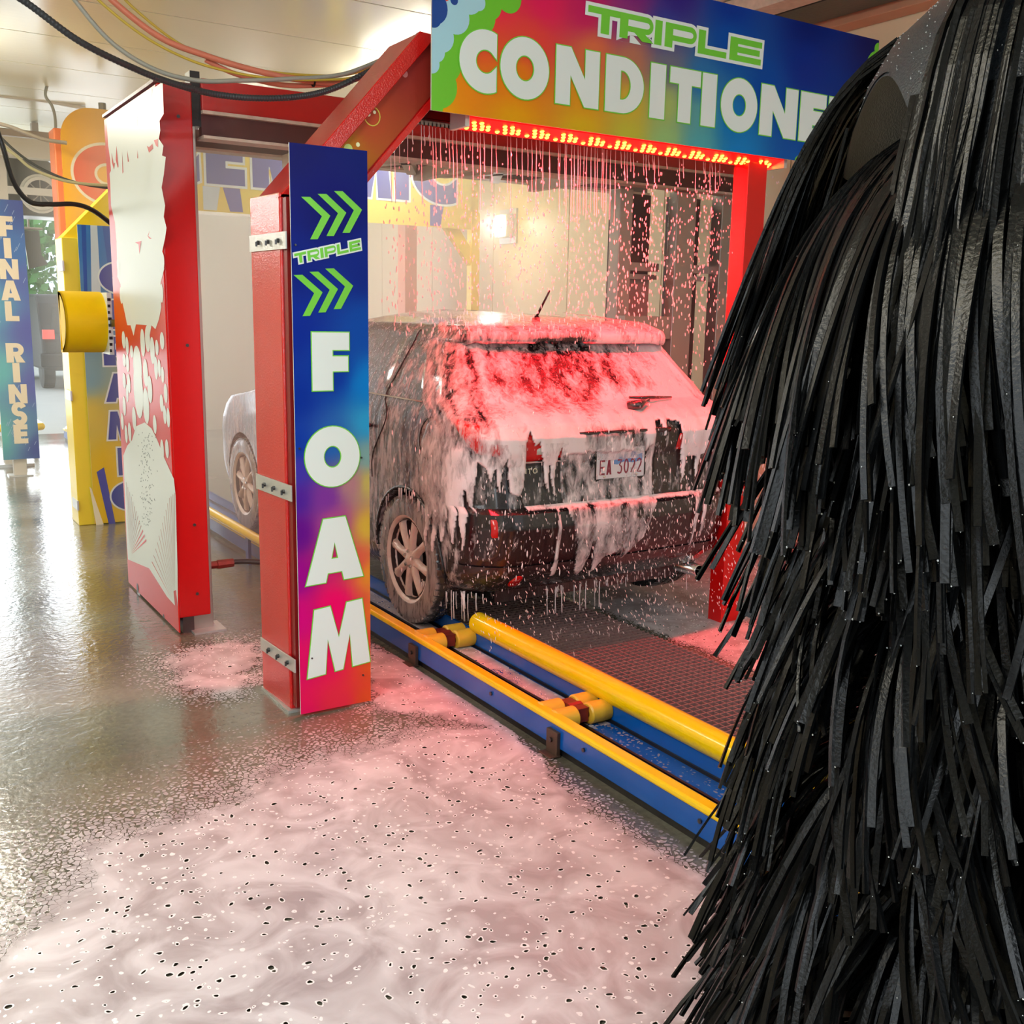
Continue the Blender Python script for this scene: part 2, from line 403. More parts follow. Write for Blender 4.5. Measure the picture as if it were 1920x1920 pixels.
# ================================================================== the setting
XR = 5.15; XL = -2.0; CZ = 3.42; YE = 13.6; YB = -6.0
nt_ = None
def floor_material():
    m = mat('wet_concrete', (.11, .10, .075), .2); nt = m.node_tree; L = nt.links; b = nt.nodes['Principled BSDF']
    tc = nt.nodes.new('ShaderNodeTexCoord')
    n1 = nt.nodes.new('ShaderNodeTexNoise'); n1.inputs['Scale'].default_value = 1.3; n1.inputs['Detail'].default_value = 6; L.new(tc.outputs['Object'], n1.inputs[0])
    n2 = nt.nodes.new('ShaderNodeTexNoise'); n2.inputs['Scale'].default_value = 45; n2.inputs['Detail'].default_value = 4; L.new(tc.outputs['Object'], n2.inputs[0])
    n3 = nt.nodes.new('ShaderNodeTexNoise'); n3.inputs['Scale'].default_value = 16; n3.inputs['Detail'].default_value = 3; n3.inputs['Distortion'].default_value = 1.0; L.new(tc.outputs['Object'], n3.inputs[0])
    cr = nt.nodes.new('ShaderNodeValToRGB'); cr.color_ramp.elements[0].position = .3; cr.color_ramp.elements[0].color = (.14, .13, .095, 1)
    cr.color_ramp.elements[1].position = .75; cr.color_ramp.elements[1].color = (.30, .29, .225, 1); L.new(n1.outputs[0], cr.inputs[0])
    mx = nt.nodes.new('ShaderNodeMix'); mx.data_type = 'RGBA'; mx.blend_type = 'MULTIPLY'; mx.inputs[0].default_value = .55
    L.new(cr.outputs[0], mx.inputs[6]); L.new(n2.outputs[0], mx.inputs[7]); L.new(mx.outputs[2], b.inputs['Base Color'])
    mr = nt.nodes.new('ShaderNodeMapRange'); mr.inputs['From Min'].default_value = .35; mr.inputs['From Max'].default_value = .7
    mr.inputs['To Min'].default_value = .13; mr.inputs['To Max'].default_value = .32; L.new(n1.outputs[0], mr.inputs[0]); L.new(mr.outputs[0], b.inputs['Roughness'])
    b1 = nt.nodes.new('ShaderNodeBump'); b1.inputs['Strength'].default_value = .5; b1.inputs['Distance'].default_value = .0022; L.new(n2.outputs[0], b1.inputs['Height'])
    b2 = nt.nodes.new('ShaderNodeBump'); b2.inputs['Strength'].default_value = .5; b2.inputs['Distance'].default_value = .004
    L.new(n3.outputs[0], b2.inputs['Height']); L.new(b1.outputs[0], b2.inputs['Normal']); L.new(b2.outputs[0], b.inputs['Normal'])
    b.inputs['Specular IOR Level'].default_value = .75
    b.inputs['Coat Weight'].default_value = .35; b.inputs['Coat Roughness'].default_value = .10
    L.new(b2.outputs[0], b.inputs['Coat Normal'])
    return m
FLOORM = floor_material()
struct(MB().box((XL-.2, YB-6, -.2), (XR+.2, YE+.3, 0)).build('floor', FLOORM))
out_ground = struct(MB().box((-30, YE+.3, -.22), (40, 80, -.02)).build('outside_ground', mat('outside_concrete', rgb(205, 205, 195), .5, var=.1)))
# ceiling: long ribbed panels laid across, joints recessed
ceil = struct(MB().box((XL, YB, CZ), (XR+.2, YE+.2, CZ+.1)).build('ceiling', CEIL))
pm = None
y = YB
pw = 1.0
ribm = MB().box((XL+.01, 0, CZ-.03), (XR-.01, pw-.014, CZ-.001))
ribme = ribm.mesh('ceiling_panel', CEIL)
while y < YE-.5:
    o = link('ceiling_panel', ribme, ceil); o.location.y = y; y += pw
# right wall: tall panels
wr = struct(MB().box((XR, YB, 0), (XR+.2, YE+.2, CZ)).build('wall_right', WALL))
pme = MB().box((XR-.02, 0, .02), (XR, 1.19, CZ-.05)).mesh('wall_panel', WALL)
y = YB
while y < YE-.5:
    o = link('wall_panel', pme, wr); o.location.y = y; y += 1.2
wl = struct(MB().box((XL-.2, YB, 0), (XL, YE+.2, CZ)).build('wall_left', WALL))
pme = MB().box((XL, 0, .02), (XL+.02, 1.19, CZ-.05)).mesh('wall_panel', WALL)
y = YB
while y < YE-.5:
    o = link('wall_panel', pme, wl); o.location.y = y; y += 1.2
# exit wall with a wide door opening and clear transom windows over it
ew = MB().box((XL, YE, 0), (-.6, YE+.2, CZ)).box((3.2, YE, 0), (XR+.2, YE+.2, CZ)).box((-.6, YE, 3.3), (3.2, YE+.2, CZ)).box((-.6, YE, 2.78), (3.2, YE+.2, 2.9))
struct(ew.build('wall_exit', LGRAY))
GLASS = mat('clear_glass', (.9, .95, .95), .03, alpha=.16)
for i in range(6):
    x0 = -.6+i*3.8/6; x1 = x0+3.8/6
    fr = MB().box((x0, YE+.02, 2.9), (x0+.03, YE+.1, 3.3)).box((x1-.03, YE+.02, 2.9), (x1, YE+.1, 3.3)).box((x0+.03, YE+.02, 2.9), (x1-.03, YE+.1, 2.93)).box((x0+.03, YE+.02, 3.27), (x1-.03, YE+.1, 3.3))
    wo = struct(fr.build('window_%d' % (i+1), LGRAY))
    MB().box((x0+.03, YE+.05, 2.93), (x1-.03, YE+.058, 3.27)).build('pane', GLASS, wo)
# roof beams near the ceiling (top right of the frame and far left)
def beam(name, a, b, m, label, cat='beam', group=None):
    o = MB().box(a, b).build(name, m, bevel=.004); return tag(o, label, cat, group)
beam('roof_beam', (4.98, .2, 3.27), (5.12, 12.5, 3.385), mat('wood_tan', rgb(190, 140, 110), .5, var=.2), 'tan timber running along the top of the right wall, above the header sign', 'beam')
beam('cable_duct', (4.62, .2, 3.30), (4.93, 12.5, 3.385), BLACKM, 'black duct under the ceiling beside the tan timber, top right', 'duct')
beam('roof_beam', (4.42, .2, 3.29), (4.58, 12.5, 3.385), FLANGE, 'pale steel joist on the left side of the black ceiling duct', 'beam')
beam('roof_beam', (XL+.03, 11.0, 2.95), (1.9, 11.15, 3.13), LGRAY, 'pale horizontal beam high up behind the amber sign, far left', 'beam')
beam('roof_beam', (XL+.03, 12.3, 2.66), (4.6, 12.42, 2.84), LGRAY, 'pale crossbeam over the exit opening, far left', 'beam')
beam('pipe_rail', (XL+.03, 10.2, 3.02), (2.2, 10.26, 3.08), GRAY, 'thin grey pipe rail hung near the ceiling, far left', 'rail')
t = thing('hanging_post', 'pale square post standing at the left frame edge behind the blue rinse sign', 'post', (1.05, 11.2, 0))
MB().box((1.20, 11.2, 0), (1.40, 11.35, 3.0)).build('shaft', LGRAY, t, bevel=.004)
MB().box((1.14, 11.14, 0), (1.46, 11.41, .03)).build('foot_plate', STEEL, t)
# ceiling lamps
def lamp(i, lx, ly):
    lab = ['batten ceiling lamp over the walkway nearest the entrance', 'white batten ceiling lamp over the walkway left of the red pillar', 'white batten ceiling lamp high on the far left near the exit',
           'white batten ceiling lamp over the hazy bay beyond the dark car', 'white batten ceiling lamp deep in the haze near the right wall', 'added batten lamp out of view, lighting the brush top and header sign'][i]
    t = thing('ceiling_lamp', lab, 'lamp', (lx, ly, CZ-.04))
    MB().box((lx-.16, ly-.6, 3.09), (lx+.16, ly+.6, 3.15)).build('housing', FIXT, t, bevel=.01)
    MB().box((lx-.13, ly-.57, 3.065), (lx+.13, ly+.57, 3.09)).build('diffuser', DIFF, t, bevel=.008)
    for q in (-.4, .4): MB().box((lx-.008, ly+q-.008, 3.15), (lx+.008, ly+q+.008, CZ-.03)).build('hanger', STEEL, t)
for i, (lx, ly, e) in enumerate(LAMPS): lamp(i, lx, ly)
# flood light on the right wall beyond the car
t = thing('flood_light', 'blazing white flood light on the right wall beyond the car', 'lamp', (5.12, 8.12, 2.37))
MB().box((5.03, 8.02, 2.27), (5.12, 8.22, 2.47)).build('housing', FIXT, t, bevel=.01)
MB().lathe([(0, 0), (.085, 0), (.09, .02), (0, .03)][::-1], (5.03, 8.12, 2.37), (-1, 0, 0), 24).build('lens', GLARE, t)
MB().box((5.11, 7.98, 2.22), (5.13, 8.26, 2.52)).build('back_plate', STEEL, t)
area('flood_light_glow', (4.98, 8.12, 2.37), .16, .16, 14, (1, .95, .85), target=(2.5, 6.6, 1.4))
# louvre panel on the far right wall, barely visible in the haze
t = thing('louvre_vent', 'pale slatted vent on the right wall seen between the two red uprights', 'vent', (5.1, 11, 1))
MB().box((5.08, 12.4, 1.05), (5.13, 13.4, 2.25)).build('frame', GRAY, t)
for k in range(14): MB().box((5.03, 12.45, 1.1+k*.08), (5.08, 13.35, 1.15+k*.08)).build('slat', LGRAY, t)

# ================================================================== outside: hedge trees, far vehicle
LEAF = mat('leaves', rgb(84, 150, 72), .6, var=.45, vscale=3)
BARK = mat('bark', rgb(90, 75, 60), .8)
def tree(x, y, h, rad, label, seed):
    r = random.Random(seed); t = thing('tree', label, 'tree', (x, y, 0))
    MB().tube([(x, y, -.05), (x+.05, y, h*.3), (x, y+.1, h*.6)], [.16, .13, .06], 8).build('trunk', BARK, t, smooth=True)
    mb = MB()
    for i in range(3200):
        a = r.uniform(0, 2*PI); u = r.uniform(-1, 1); q = rad*r.uniform(.55, 1.0)*(1+.25*noise.noise((a, u*2, seed))); s = math.sqrt(1-u*u)
        p = Vector((x+q*s*math.cos(a), y+q*s*math.sin(a), h*.6+u*q*.9)); d = Vector((r.gauss(0, 1), r.gauss(0, 1), r.gauss(0, 1))).normalized()
        e = d.orthogonal().normalized()*r.uniform(.12, .22); f = d.cross(e); mb.add([p-e, p+f*.6, p+e, p-f*.6], [(0, 1, 2, 3)])
    o = mb.build('foliage', LEAF, t); o['kind'] = 'stuff'
tree(2.9, 33, 5.4, 3.0, 'bushy green tree outside the exit, just right of the blue rinse sign', 3)
tree(10.2, 36, 5.8, 3.0, 'green tree outside the exit behind the orange post', 4)
tree(-4.2, 35, 5.6, 3.0, 'green tree outside the exit at the left frame edge', 5)

# ================================================================== conveyor
cv = thing('conveyor', 'blue steel floor conveyor trough with yellow edge strip running under the car', 'conveyor', (2.1, 4, 0))
Y0, Y1 = .55, 13.2
RX = 2.085; RZ = .135
MB().box((RX, Y0, 0), (RX+.035, Y1, .035)).build('base_strip', BLACKM, cv)
MB().box((RX-.012, Y0, .03), (RX+.02, Y1, RZ-.015)).build('side_plate', BLUE, cv, bevel=.003)
MB().box((RX-.022, Y0, RZ-.018), (RX+.03, Y1, RZ+.008)).build('edge_strip', YEL, cv, bevel=.008)
MB().box((RX+.03, Y0, .045), (RX+.125, Y1, .062)).build('deck_plate', BLUE, cv)
MB().box((RX+.125, Y0, .005), (RX+.150, Y1, .030)).build('chain_slot', BLACKM, cv)
MB().box((RX+.150, Y0, .045), (RX+.265, Y1, .062)).build('deck_plate', BLUE, cv)
MB().box((RX+.118, Y0, .030), (RX+.130, Y1, .066)).box((RX+.146, Y0, .030), (RX+.158, Y1, .066)).build('slot_lip', BLACKM, cv)
MB().box((RX+.262, Y0, 0), (RX+.275, Y1, .14)).build('inner_plate', BLUE, cv)
MB().box((RX+.255, Y0, .058), (RX+.262, Y1, .075)).build('inner_lip', BLACKM, cv)
foam_on = mat('foam_wet', rgb(238, 228, 232), .35, bump=.4, bscale=60)
for yb in (2.90, 4.03, 5.7, 7.4):
    k = MB().box((RX-.028, yb-.035, 0), (RX-.010, yb+.035, .095)).box((RX-.06, yb-.04, 0), (RX-.01, yb+.04, .008))
    c = k.build('clamp', BROWNC, cv, bevel=.003)
    MB().tube([(RX-.028, yb, .06), (RX-.036, yb, .06)], .009, 6).build('bolt', BOLT, c)
for yb in (1.15, 2.12, 2.72, 3.35, 4.6):
    MB().tube([(RX-.012, yb, .085), (RX-.019, yb, .085)], .008, 8).build('bolt', BOLT, cv)
# yellow guide pipe
gp = thing('guide_pipe', 'thick glossy yellow guide pipe along the inner side of the conveyor', 'pipe', (2.35, 4, 0))
PX = RX+.285
MB().tube([(PX, Y0, .175), (PX, 3.95, .175)], .05, 20).build('tube', YEL, gp, smooth=True, sharp=60)
MB().lathe([(0, 0), (.03, .0), (.05, -.02), (.05, -.05)], (PX, 3.98, .175), (0, 1, 0), 20).build('end_cap', YEL, gp, smooth=True)
for yb in (1.3, 2.5, 3.7): MB().box((PX-.01, yb, 0), (PX+.02, yb+.06, .14)).build('leg', BLUE, gp)
gp2 = thing('guide_pipe', 'hazy yellow guide pipe beyond the car, seen between the red uprights', 'pipe', (2.35, 9, 0))
MB().tube([(2.02, 5.8, .20), (2.02, 12.6, .20)], .03, 12).build('tube', YEL, gp2, smooth=True)
for yb in (6.2, 8.2, 10.2, 12.2): MB().box((2.01, yb, 0), (2.03, yb+.05, .18)).build('leg', BLUE, gp2)
# far yellow bumper bar at the exit end
fb = thing('guide_bar', 'bright yellow horizontal bar near the floor beyond the blue rinse sign', 'bar', (1.7, 13, 0))
a = atz(68, 802, .32); 
MB().tube([(1.25, 12.0, .30), (1.62, 12.0, .30), (1.66, 12.03, .30), (1.66, 12.5, .30)], .045, 12).build('bar', YEL, fb, smooth=True)
MB().box((1.30, 11.97, 0), (1.36, 12.03, .27)).build('leg', GRAY, fb); MB().box((1.62, 12.4, 0), (1.68, 12.46, .27)).build('leg', GRAY, fb)
# rollers
def roller(loc, label):
    t = thing('roller_dolly', label, 'roller', loc, 'yellow pusher rollers in the conveyor')
    for sy in (-1, 1):
        for sx in (-1, 1):
            x0 = .028 if sx > 0 else -.128
            mb = MB().lathe([(.017, 0), (.036, 0), (.042, .006), (.042, .094), (.036, .1), (.017, .1)], (x0, sy*.046, .045), (1, 0, 0), 24)
            w_ = mb.mesh('wheel', ROLLY, True, 40); o = link('wheel', w_, t, local=True)
            hub = MB().lathe([(0, .004), (.017, .004), (.017, .096), (0, .096)], (x0, sy*.046, .045), (1, 0, 0), 12).mesh('hub', BLACKM); link('hub', hub, o, local=True)
    me = MB().box((-.026, -.06, .02), (.026, .06, .075)).tube([(-.03, .0, .05), (.03, 0, .05)], .03, 12).mesh('link', RUSTR); link('link', me, t, local=True)
    me = MB().box((-.01, -.03, -.035), (.01, .03, .03)).mesh('chain_foot', RUSTR); link('chain_foot', me, t, local=True)
    return t
r0 = roller((RX+.1375, 2.99, .062), 'yellow four-wheel pusher roller out in the open part of the conveyor')
dup(r0, (RX+.1375, 4.02, .062), 'yellow four-wheel pusher roller right behind the rear tyre')
# pit grating
gt = thing('floor_grating', 'dark steel mesh floor grating lit red beside the yellow guide pipe', 'grating', (2.8, 3.4, 0))
GX0, GX1, GY0, GY1 = 2.42, 3.25, .9, 4.75
MB().box((GX0, GY0, .001), (GX1, GY1, .006)).build('pit_floor', BLACKM, gt)
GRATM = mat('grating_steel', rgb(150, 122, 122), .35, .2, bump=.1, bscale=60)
b1 = MB().box((0, GY0, .006), (.005, GY1, .036)).mesh('bar', GRATM)
x = GX0
while x <= GX1+.001: o = link('bar', b1, gt, local=True); o.location = (x-2.8, -3.4, 0); x += .036
b2 = MB().box((GX0, 0, .014), (GX1+.014, .006, .038)).mesh('cross_bar', GRATM)
y = GY0
while y <= GY1+.001: o = link('cross_bar', b2, gt, local=True); o.location = (-2.8, y-3.4, 0); y += .036

t = thing('flood_light', 'square white flood light hung high on the left side near the exit', 'lamp', (-1.6, 10.05, 2.66))
MB().box((-1.80, 10.0, 2.48), (-1.40, 10.1, 2.84)).build('housing', FIXT, t, bevel=.01)
MB().box((-1.76, 9.99, 2.52), (-1.44, 10.0, 2.80)).build('lens', GLARE2, t)
MB().box((-1.62, 10.03, 2.84), (-1.58, 10.07, CZ-.03)).build('hanger', STEEL, t)
fr = MB().box((XL+.02, -.4, 1.3), (XL+.05, 3.0, 1.36)).box((XL+.02, -.4, 2.94), (XL+.05, 3.0, 3.0)).box((XL+.02, -.4, 1.36), (XL+.05, -.34, 2.94)).box((XL+.02, 2.94, 1.36), (XL+.05, 3.0, 2.94))
wo = struct(fr.build('window_7', LGRAY))  # unseen window added on the left wall to carry the foreground fill
for k in range(3): MB().box((XL+.025, -.34+k*1.1, 1.36), (XL+.035, .74+k*1.1, 2.94)).build('pane', FILLPANE, wo)
# ================================================================== the foam arch with its signs
SY = 3.69                                     # sign plane
ar = thing('foam_arch', 'red steel wash arch carrying the tall foam sign and the wide rainbow conditioner sign', 'arch', (2.6, 3.9, 0))
MB().prism([(1.376, 3.765, .01), (1.64, 3.765, .01), (1.625, 4.05, .01), (1.359, 4.05, .01)], (0, 0, 2.01)).build('post', RED, ar, bevel=.006)
MB().box((1.36, 3.75, 0), (1.66, 4.07, .012)).build('foot_plate', STEEL, ar)
MB().box((1.385, 3.72, .03), (1.42, 3.765, 2.0)).build('inner_flange', mat('dark_red_paint', rgb(120, 6, 8), .35), ar)
# diagonal with a printed glossy face
dg = [(1.372, 2.00), (1.96, 2.66), (2.26, 2.66), (1.66, 2.00)]
MB().prism([(x, 3.79, z) for x, z in dg], (0, .26, 0)).build('diagonal', RED, ar, bevel=.004)
MB().prism([(1.372, 3.765, 2.00), (1.445, 3.765, 2.00), (2.03, 3.765, 2.655), (1.955, 3.765, 2.66)], (0, .03, 0)).build('diagonal_flange', RED, ar, bevel=.003)
MB().prism([(1.63, 3.775, 2.00), (1.66, 3.775, 2.00), (2.26, 3.775, 2.66), (2.22, 3.775, 2.66)], (0, .02, 0)).build('diagonal_flange', RED, ar, bevel=.003)
dv = Vector((.59, 0, .66)).normalized(); du = Vector((1, 0, 0))
gp_ = [(0, 0, (15, 130, 60)), (.5, .05, (40, 150, 50)), (1, 0, (190, 80, 30)), (0, .25, (20, 140, 50)), (.5, .25, (90, 165, 20)), (1, .25, (200, 110, 30)), (.3, .4, (150, 160, 10)), (.7, .4, (175, 140, 20)), (1, .5, (180, 60, 50)), (.1, .55, (150, 60, 20)), (.5, .6, (170, 50, 40)), (.6, .8, (130, 25, 40)), (.9, .8, (140, 30, 45)), (.1, .9, (160, 8, 20)), (.7, .97, (100, 20, 35))]
dp = grad_panel('printed_panel', (1.45, 3.786, 2.0), du, dv, (0, -1, 0), .175, .87, 6, 30, gp_, ar, REDB, .003, 5)
for (cx_, cz_, r_, c_) in [(1.76, 2.33, .035, (205, 190, 70)), (1.745, 2.335, .008, (240, 240, 200)), (1.77, 2.345, .006, (240, 240, 200)), (1.66, 2.2, .018, (190, 215, 120)), (1.62, 2.14, .03, (90, 190, 110)), (1.7, 2.22, .008, (230, 240, 190)), (1.645, 2.26, .008, (225, 240, 190)), (1.9, 2.5, .012, (200, 120, 120))]:
    mb = MB(); P = arc(cx_, cz_, r_, r_*1.05, 0, 360, 20)[:-1]
    if r_ > .02: flat(mb, [orient(P, True), orient(offset_loop(orient(P, True), -.004), False)], (0, 3.7855, 0), (1, 0, 0), (0, 0, 1), (0, -1, 0), .001, .0006, 0)
    else: flat(mb, [orient(P, True)], (0, 3.7855, 0), (1, 0, 0), (0, 0, 1), (0, -1, 0), .001, .0006, 0)
    mb.build('bubble_print', mat('bubble_print_%d' % len(bpy.data.materials), rgb(*c_), .3), dp)
MB().box((1.96, 3.79, 2.42), (4.02, 4.05, 2.66)).build('header', RED, ar, bevel=.005)
MB().box((3.775, 3.80, 0), (3.905, 3.90, 2.42)).build('post', mat('red_right_post', rgb(205, 6, 6), .3), ar, bevel=.004)
# stand-off brackets with bolts between post and foam sign
for z0, z1 in ((1.845, 1.815), (.905, .875), (.215, .185)):
    h = .062 if z0 > .3 else .055
    br = MB().prism([(1.372, 3.70, z1), (1.352, 4.045, z0-.03), (1.352, 4.045, z0-.03+h), (1.372, 3.70, z1+h)], (.006, 0, 0)).build('bracket', STEEL, ar, bevel=.001)
    for q in (.18, .45, .72):
        yy = 3.70+(4.045-3.70)*q; zz = z1+(z0-.03-z1)*q+h/2
        xx_ = 1.372-.02*q; MB().tube([(xx_, yy, zz), (xx_-.008, yy, zz)], .009, 6).box((xx_-.014, yy-.003, zz-.014), (xx_-.007, yy+.003, zz+.004)).build('bolt', BOLT, br)
# ---- vertical foam sign
fs_pts = [(0, 1, (0, 10, 100)), (1, 1, (0, 20, 110)), (.5, .9, (0, 10, 108)), (0, .8, (0, 28, 130)), (1, .8, (0, 32, 135)), (0, .7, (0, 38, 150)), (1, .7, (0, 70, 170)), (.5, .62, (0, 50, 160)),
          (0, .58, (0, 44, 155)), (1, .60, (0, 120, 205)), (0, .5, (10, 55, 165)), (1, .53, (40, 150, 205)), (0, .45, (60, 50, 170)), (.5, .5, (30, 95, 180)), (1, .47, (120, 160, 160)), (0, .40, (75, 30, 155)), (.4, .40, (120, 50, 155)), (.75, .42, (170, 120, 130)), (1, .42, (185, 170, 90)),
          (0, .34, (95, 10, 140)), (.5, .35, (170, 70, 140)), (1, .34, (205, 170, 60)), (0, .26, (150, 0, 140)), (.5, .27, (200, 30, 110)), (.8, .27, (215, 90, 70)), (1, .25, (222, 140, 45)), (0, .18, (205, 0, 125)), (.5, .2, (235, 0, 105)), (1, .17, (225, 105, 45)),
          (0, .1, (225, 5, 105)), (.5, .1, (238, 10, 95)), (.8, .1, (232, 60, 60)), (1, .08, (222, 85, 35)), (0, 0, (235, 20, 95)), (.5, 0, (236, 45, 75)), (1, 0, (225, 80, 40))]
FSx0, FSx1, FSz0, FSz1 = 1.390, 1.695, .012, 2.186
U = Vector((1, 0, 0)); V = Vector((0, 0, 1)); N = Vector((0, -1, 0))
fsn = grad_panel('foam_sign', (FSx0, SY, FSz0), U, V, N, FSx1-FSx0, FSz1-FSz0, 14, 90, fs_pts, ar)
WG = [GREENL, WHITEL]
def chevron(px, pz, par):
    """one >; px,pz = left top corner"""
    P = [(0, 0), (.034, 0), (.112, -.066), (.061, -.150), (.032, -.150), (.079, -.068)]
    P = [(a, b+.06*a) for a, b in P]
    mb = MB(); flat(mb, [orient(P, True)], (px, SY, pz), U, V, N, .001, .0015, 0); mb.build('arrow_mark', GREENL, par)
for k in range(3): chevron(1.431+k*.064, 2.001+k*.015, fsn)
for k in range(3): chevron(1.396+k*.062, 1.722+k*.014, fsn)
# TRIPLE, tilted up to the right
au = Vector((1, 0, .245)).normalized(); av = Vector((-.10, 0, 1)).normalized(); xx = 0.0
for c in 'TRIPLE':
    xx += letter(c, Vector((1.403, SY, 1.762))+au*xx, au, av, N, .036, [WHITEL, GREENL], .0055, fsn, 'wide', width=(.012 if c == 'I' else .0465))+.005
letter('F', (1.462, SY, 1.297), U, V, N, .218, WG, .004, fsn, width=.150, s=.36, t=.3)
letter('O', (1.426, SY, .928), U, V, N, .226, WG, .004, fsn, width=.226, s=.36)
letter('A', (1.421, SY, .538), Vector((1, 0, .05)).normalized(), V, N, .255, WG, .004, fsn, width=.243)
letter('M', (1.420, SY, .157), Vector((1, 0, .10)).normalized(), V, N, .275, WG, .004, fsn, width=.272)
for (a_, b_) in [(1.405, 1.83), (1.655, 1.845), (1.405, 1.08), (1.66, 1.03), (1.44, .24), (1.66, .13)]:
    MB().tube([(a_, SY-.001, b_), (a_, SY-.006, b_)], .004, 8).build('screw', BOLT, fsn)
# ---- header sign
HX0, HX1, HZ0, HZ1 = 1.965, 4.522, 2.362, 2.992
hpt = [(0, 1, (240, 60, 60)), (.1, .98, (225, 0, 85)), (.2, 1, (232, 0, 95)), (.3, 1, (190, 0, 110)), (.38, 1, (120, 25, 125)), (.47, 1, (45, 30, 130)), (.6, 1, (0, 50, 150)), (.8, 1, (0, 28, 115)), (1, 1, (8, 15, 90)),
       (.1, .7, (235, 40, 80)), (.2, .75, (222, 30, 90)), (.28, .75, (195, 30, 95)), (.36, .75, (140, 50, 125)), (.45, .75, (50, 60, 150)), (.6, .75, (0, 75, 170)), (.8, .7, (0, 40, 140)), (1, .6, (0, 18, 100)),
       (.08, .5, (232, 80, 50)), (.18, .5, (225, 70, 60)), (.3, .5, (215, 110, 70)), (.38, .5, (180, 115, 90)), (.46, .5, (110, 110, 130)), (.54, .45, (35, 110, 175)), (.7, .45, (0, 70, 165)), (.9, .4, (0, 45, 140)),
       (.04, .2, (232, 140, 20)), (.15, .25, (230, 130, 20)), (.28, .22, (222, 150, 30)), (.38, .22, (205, 175, 55)), (.46, .25, (165, 185, 105)), (.54, .22, (90, 160, 165)), (.62, .2, (10, 115, 190)), (.8, .2, (0, 75, 170)), (1, .2, (0, 50, 150)),
       (0, 0, (228, 165, 10)), (.15, 0, (225, 160, 15)), (.28, 0, (215, 175, 30)), (.38, 0, (190, 185, 60)), (.46, 0, (150, 190, 120)), (.54, 0, (80, 165, 175)), (.64, 0, (15, 125, 200)), (.8, 0, (0, 85, 175)), (1, 0, (0, 70, 170))]
hs = grad_panel('header_sign', (HX0, SY, HZ0), U, V, N, HX1-HX0, HZ1-HZ0, 60, 18, hpt, ar)
GB = mat('sign_green', rgb(105, 195, 45), .3); LB = mat('sign_light_blue', rgb(165, 215, 232), .3); DB = mat('sign_dark_blue', rgb(0, 66, 150), .3)
def blob(cx_, cz_, rx, rz, m, lift, par=hs, nm='bubble_shape'):
    P = clip_rect(arc(cx_, cz_, rx, rz, 0, 360, 28)[:-1], HX0, HX1, HZ0, HZ1)
    if len(P) > 2: mb = MB(); flat(mb, [orient(P, True)], (0, SY, 0), U, V, N, lift+.7*uniq(), .00001, 0); mb.build(nm, m, par)
c4 = lambda x, y: aty(780+x*.45833, y*.45833, SY)
for (x, y, r) in [(255, 60, 70), (230, 140, 60), (150, 170, 55), (120, 260, 62), (90, 350, 75), (70, 430, 40), (380, -10, 52), (300, 20, 50), (75, 290, 60), (100, 390, 38)]:
    p = c4(x, y); blob(p.x, p.z, r*.00112, r*.00112, GB, .0004)
for (x, y, r) in [(215, -10, 55), (160, 70, 56), (100, 150, 52), (80, 210, 36), (62, 260, 32), (255, 10, 28), (85, 60, 60)]:
    p = c4(x, y); blob(p.x, p.z, r*.00112, r*.00112, LB, .0010)
for (x, y, r) in [(70, 30, 55), (155, 2, 15), (70, 75, 30)]:
    p = c4(x, y); blob(p.x, p.z, r*.00112, r*.00112, DB, .0016)
for (X_, Z_, r) in [(4.515, 2.865, .075), (4.52, 2.95, .03), (4.40, 2.80, .014), (4.49, 2.80, .05), (4.0, 2.358, .028), (4.05, 2.36, .02)]: blob(X_, Z_, r, r, GB, .0004)
LX = dict(C0=(2.085, 2.254), O1=(2.272, 2.505), N2=(2.54, 2.762), D3=(2.798, 3.006), I4=(3.043, 3.128), T5=(3.154, 3.334), I6=(3.345, 3.432), O7=(3.464, 3.694), N8=(3.717, 3.964), E9=(3.985, 4.165), R10=(4.185, 4.40))
for k, (a_, b_) in LX.items():
    letter(k[0], (a_, SY, 2.456), U, V, N, .226, WG, .0045, hs, width=b_-a_, s=.33 if k[0] != 'T' else .34, t=.29)
tx = [(2.684, 2.868), (2.853, 3.035), (3.045, 3.085), (3.103, 3.285), (3.297, 3.470), (3.490, 3.690)]
for c, (a_, b_) in zip('TRIPLE', tx):
    letter(c, (a_+.008, SY, 2.758), U, V, N, .100, [WHITEL, GREENL], .014, hs, 'wide', width=(b_-a_), shear=.03, lift=.002 if c in 'TIL' else .0023)
# ---- led bar
lb = MB().prism([(2.165, 3.745, 2.366), (2.165, 3.86, 2.336), (2.165, 3.86, 2.41), (2.165, 3.745, 2.41)], (1.79, 0, 0)).build('led_bar', LEDR, ar)
MB().box((2.145, 3.74, 2.33), (2.165, 3.865, 2.415)).build('bar_end', STEEL, lb); MB().box((3.955, 3.74, 2.33), (3.975, 3.865, 2.415)).build('bar_end', STEEL, lb)
dd = Vector((0, .115, -.03)).normalized(); nn = Vector((0, -.03, -.115)).normalized()
ledm = MB().lathe([(0, .006), (.007, .005), (.0105, 0)][::-1], (0, 0, 0), nn, 10).mesh('led', LEDO, True)
for k in range(12):
    for (a_, b_) in [(.025, .2), (.06, .18), (.042, .42), (.078, .40), (.105, .38), (.02, .66), (.058, .66), (.09, .62), (.118, .6)]:
        o = link('led', ledm, lb, local=True); o.location = Vector((2.185+k*.148+a_, 3.745, 2.366))+dd*(.118*(b_+.12))+nn*.001; o.matrix_parent_inverse = wpos(lb).inverted()
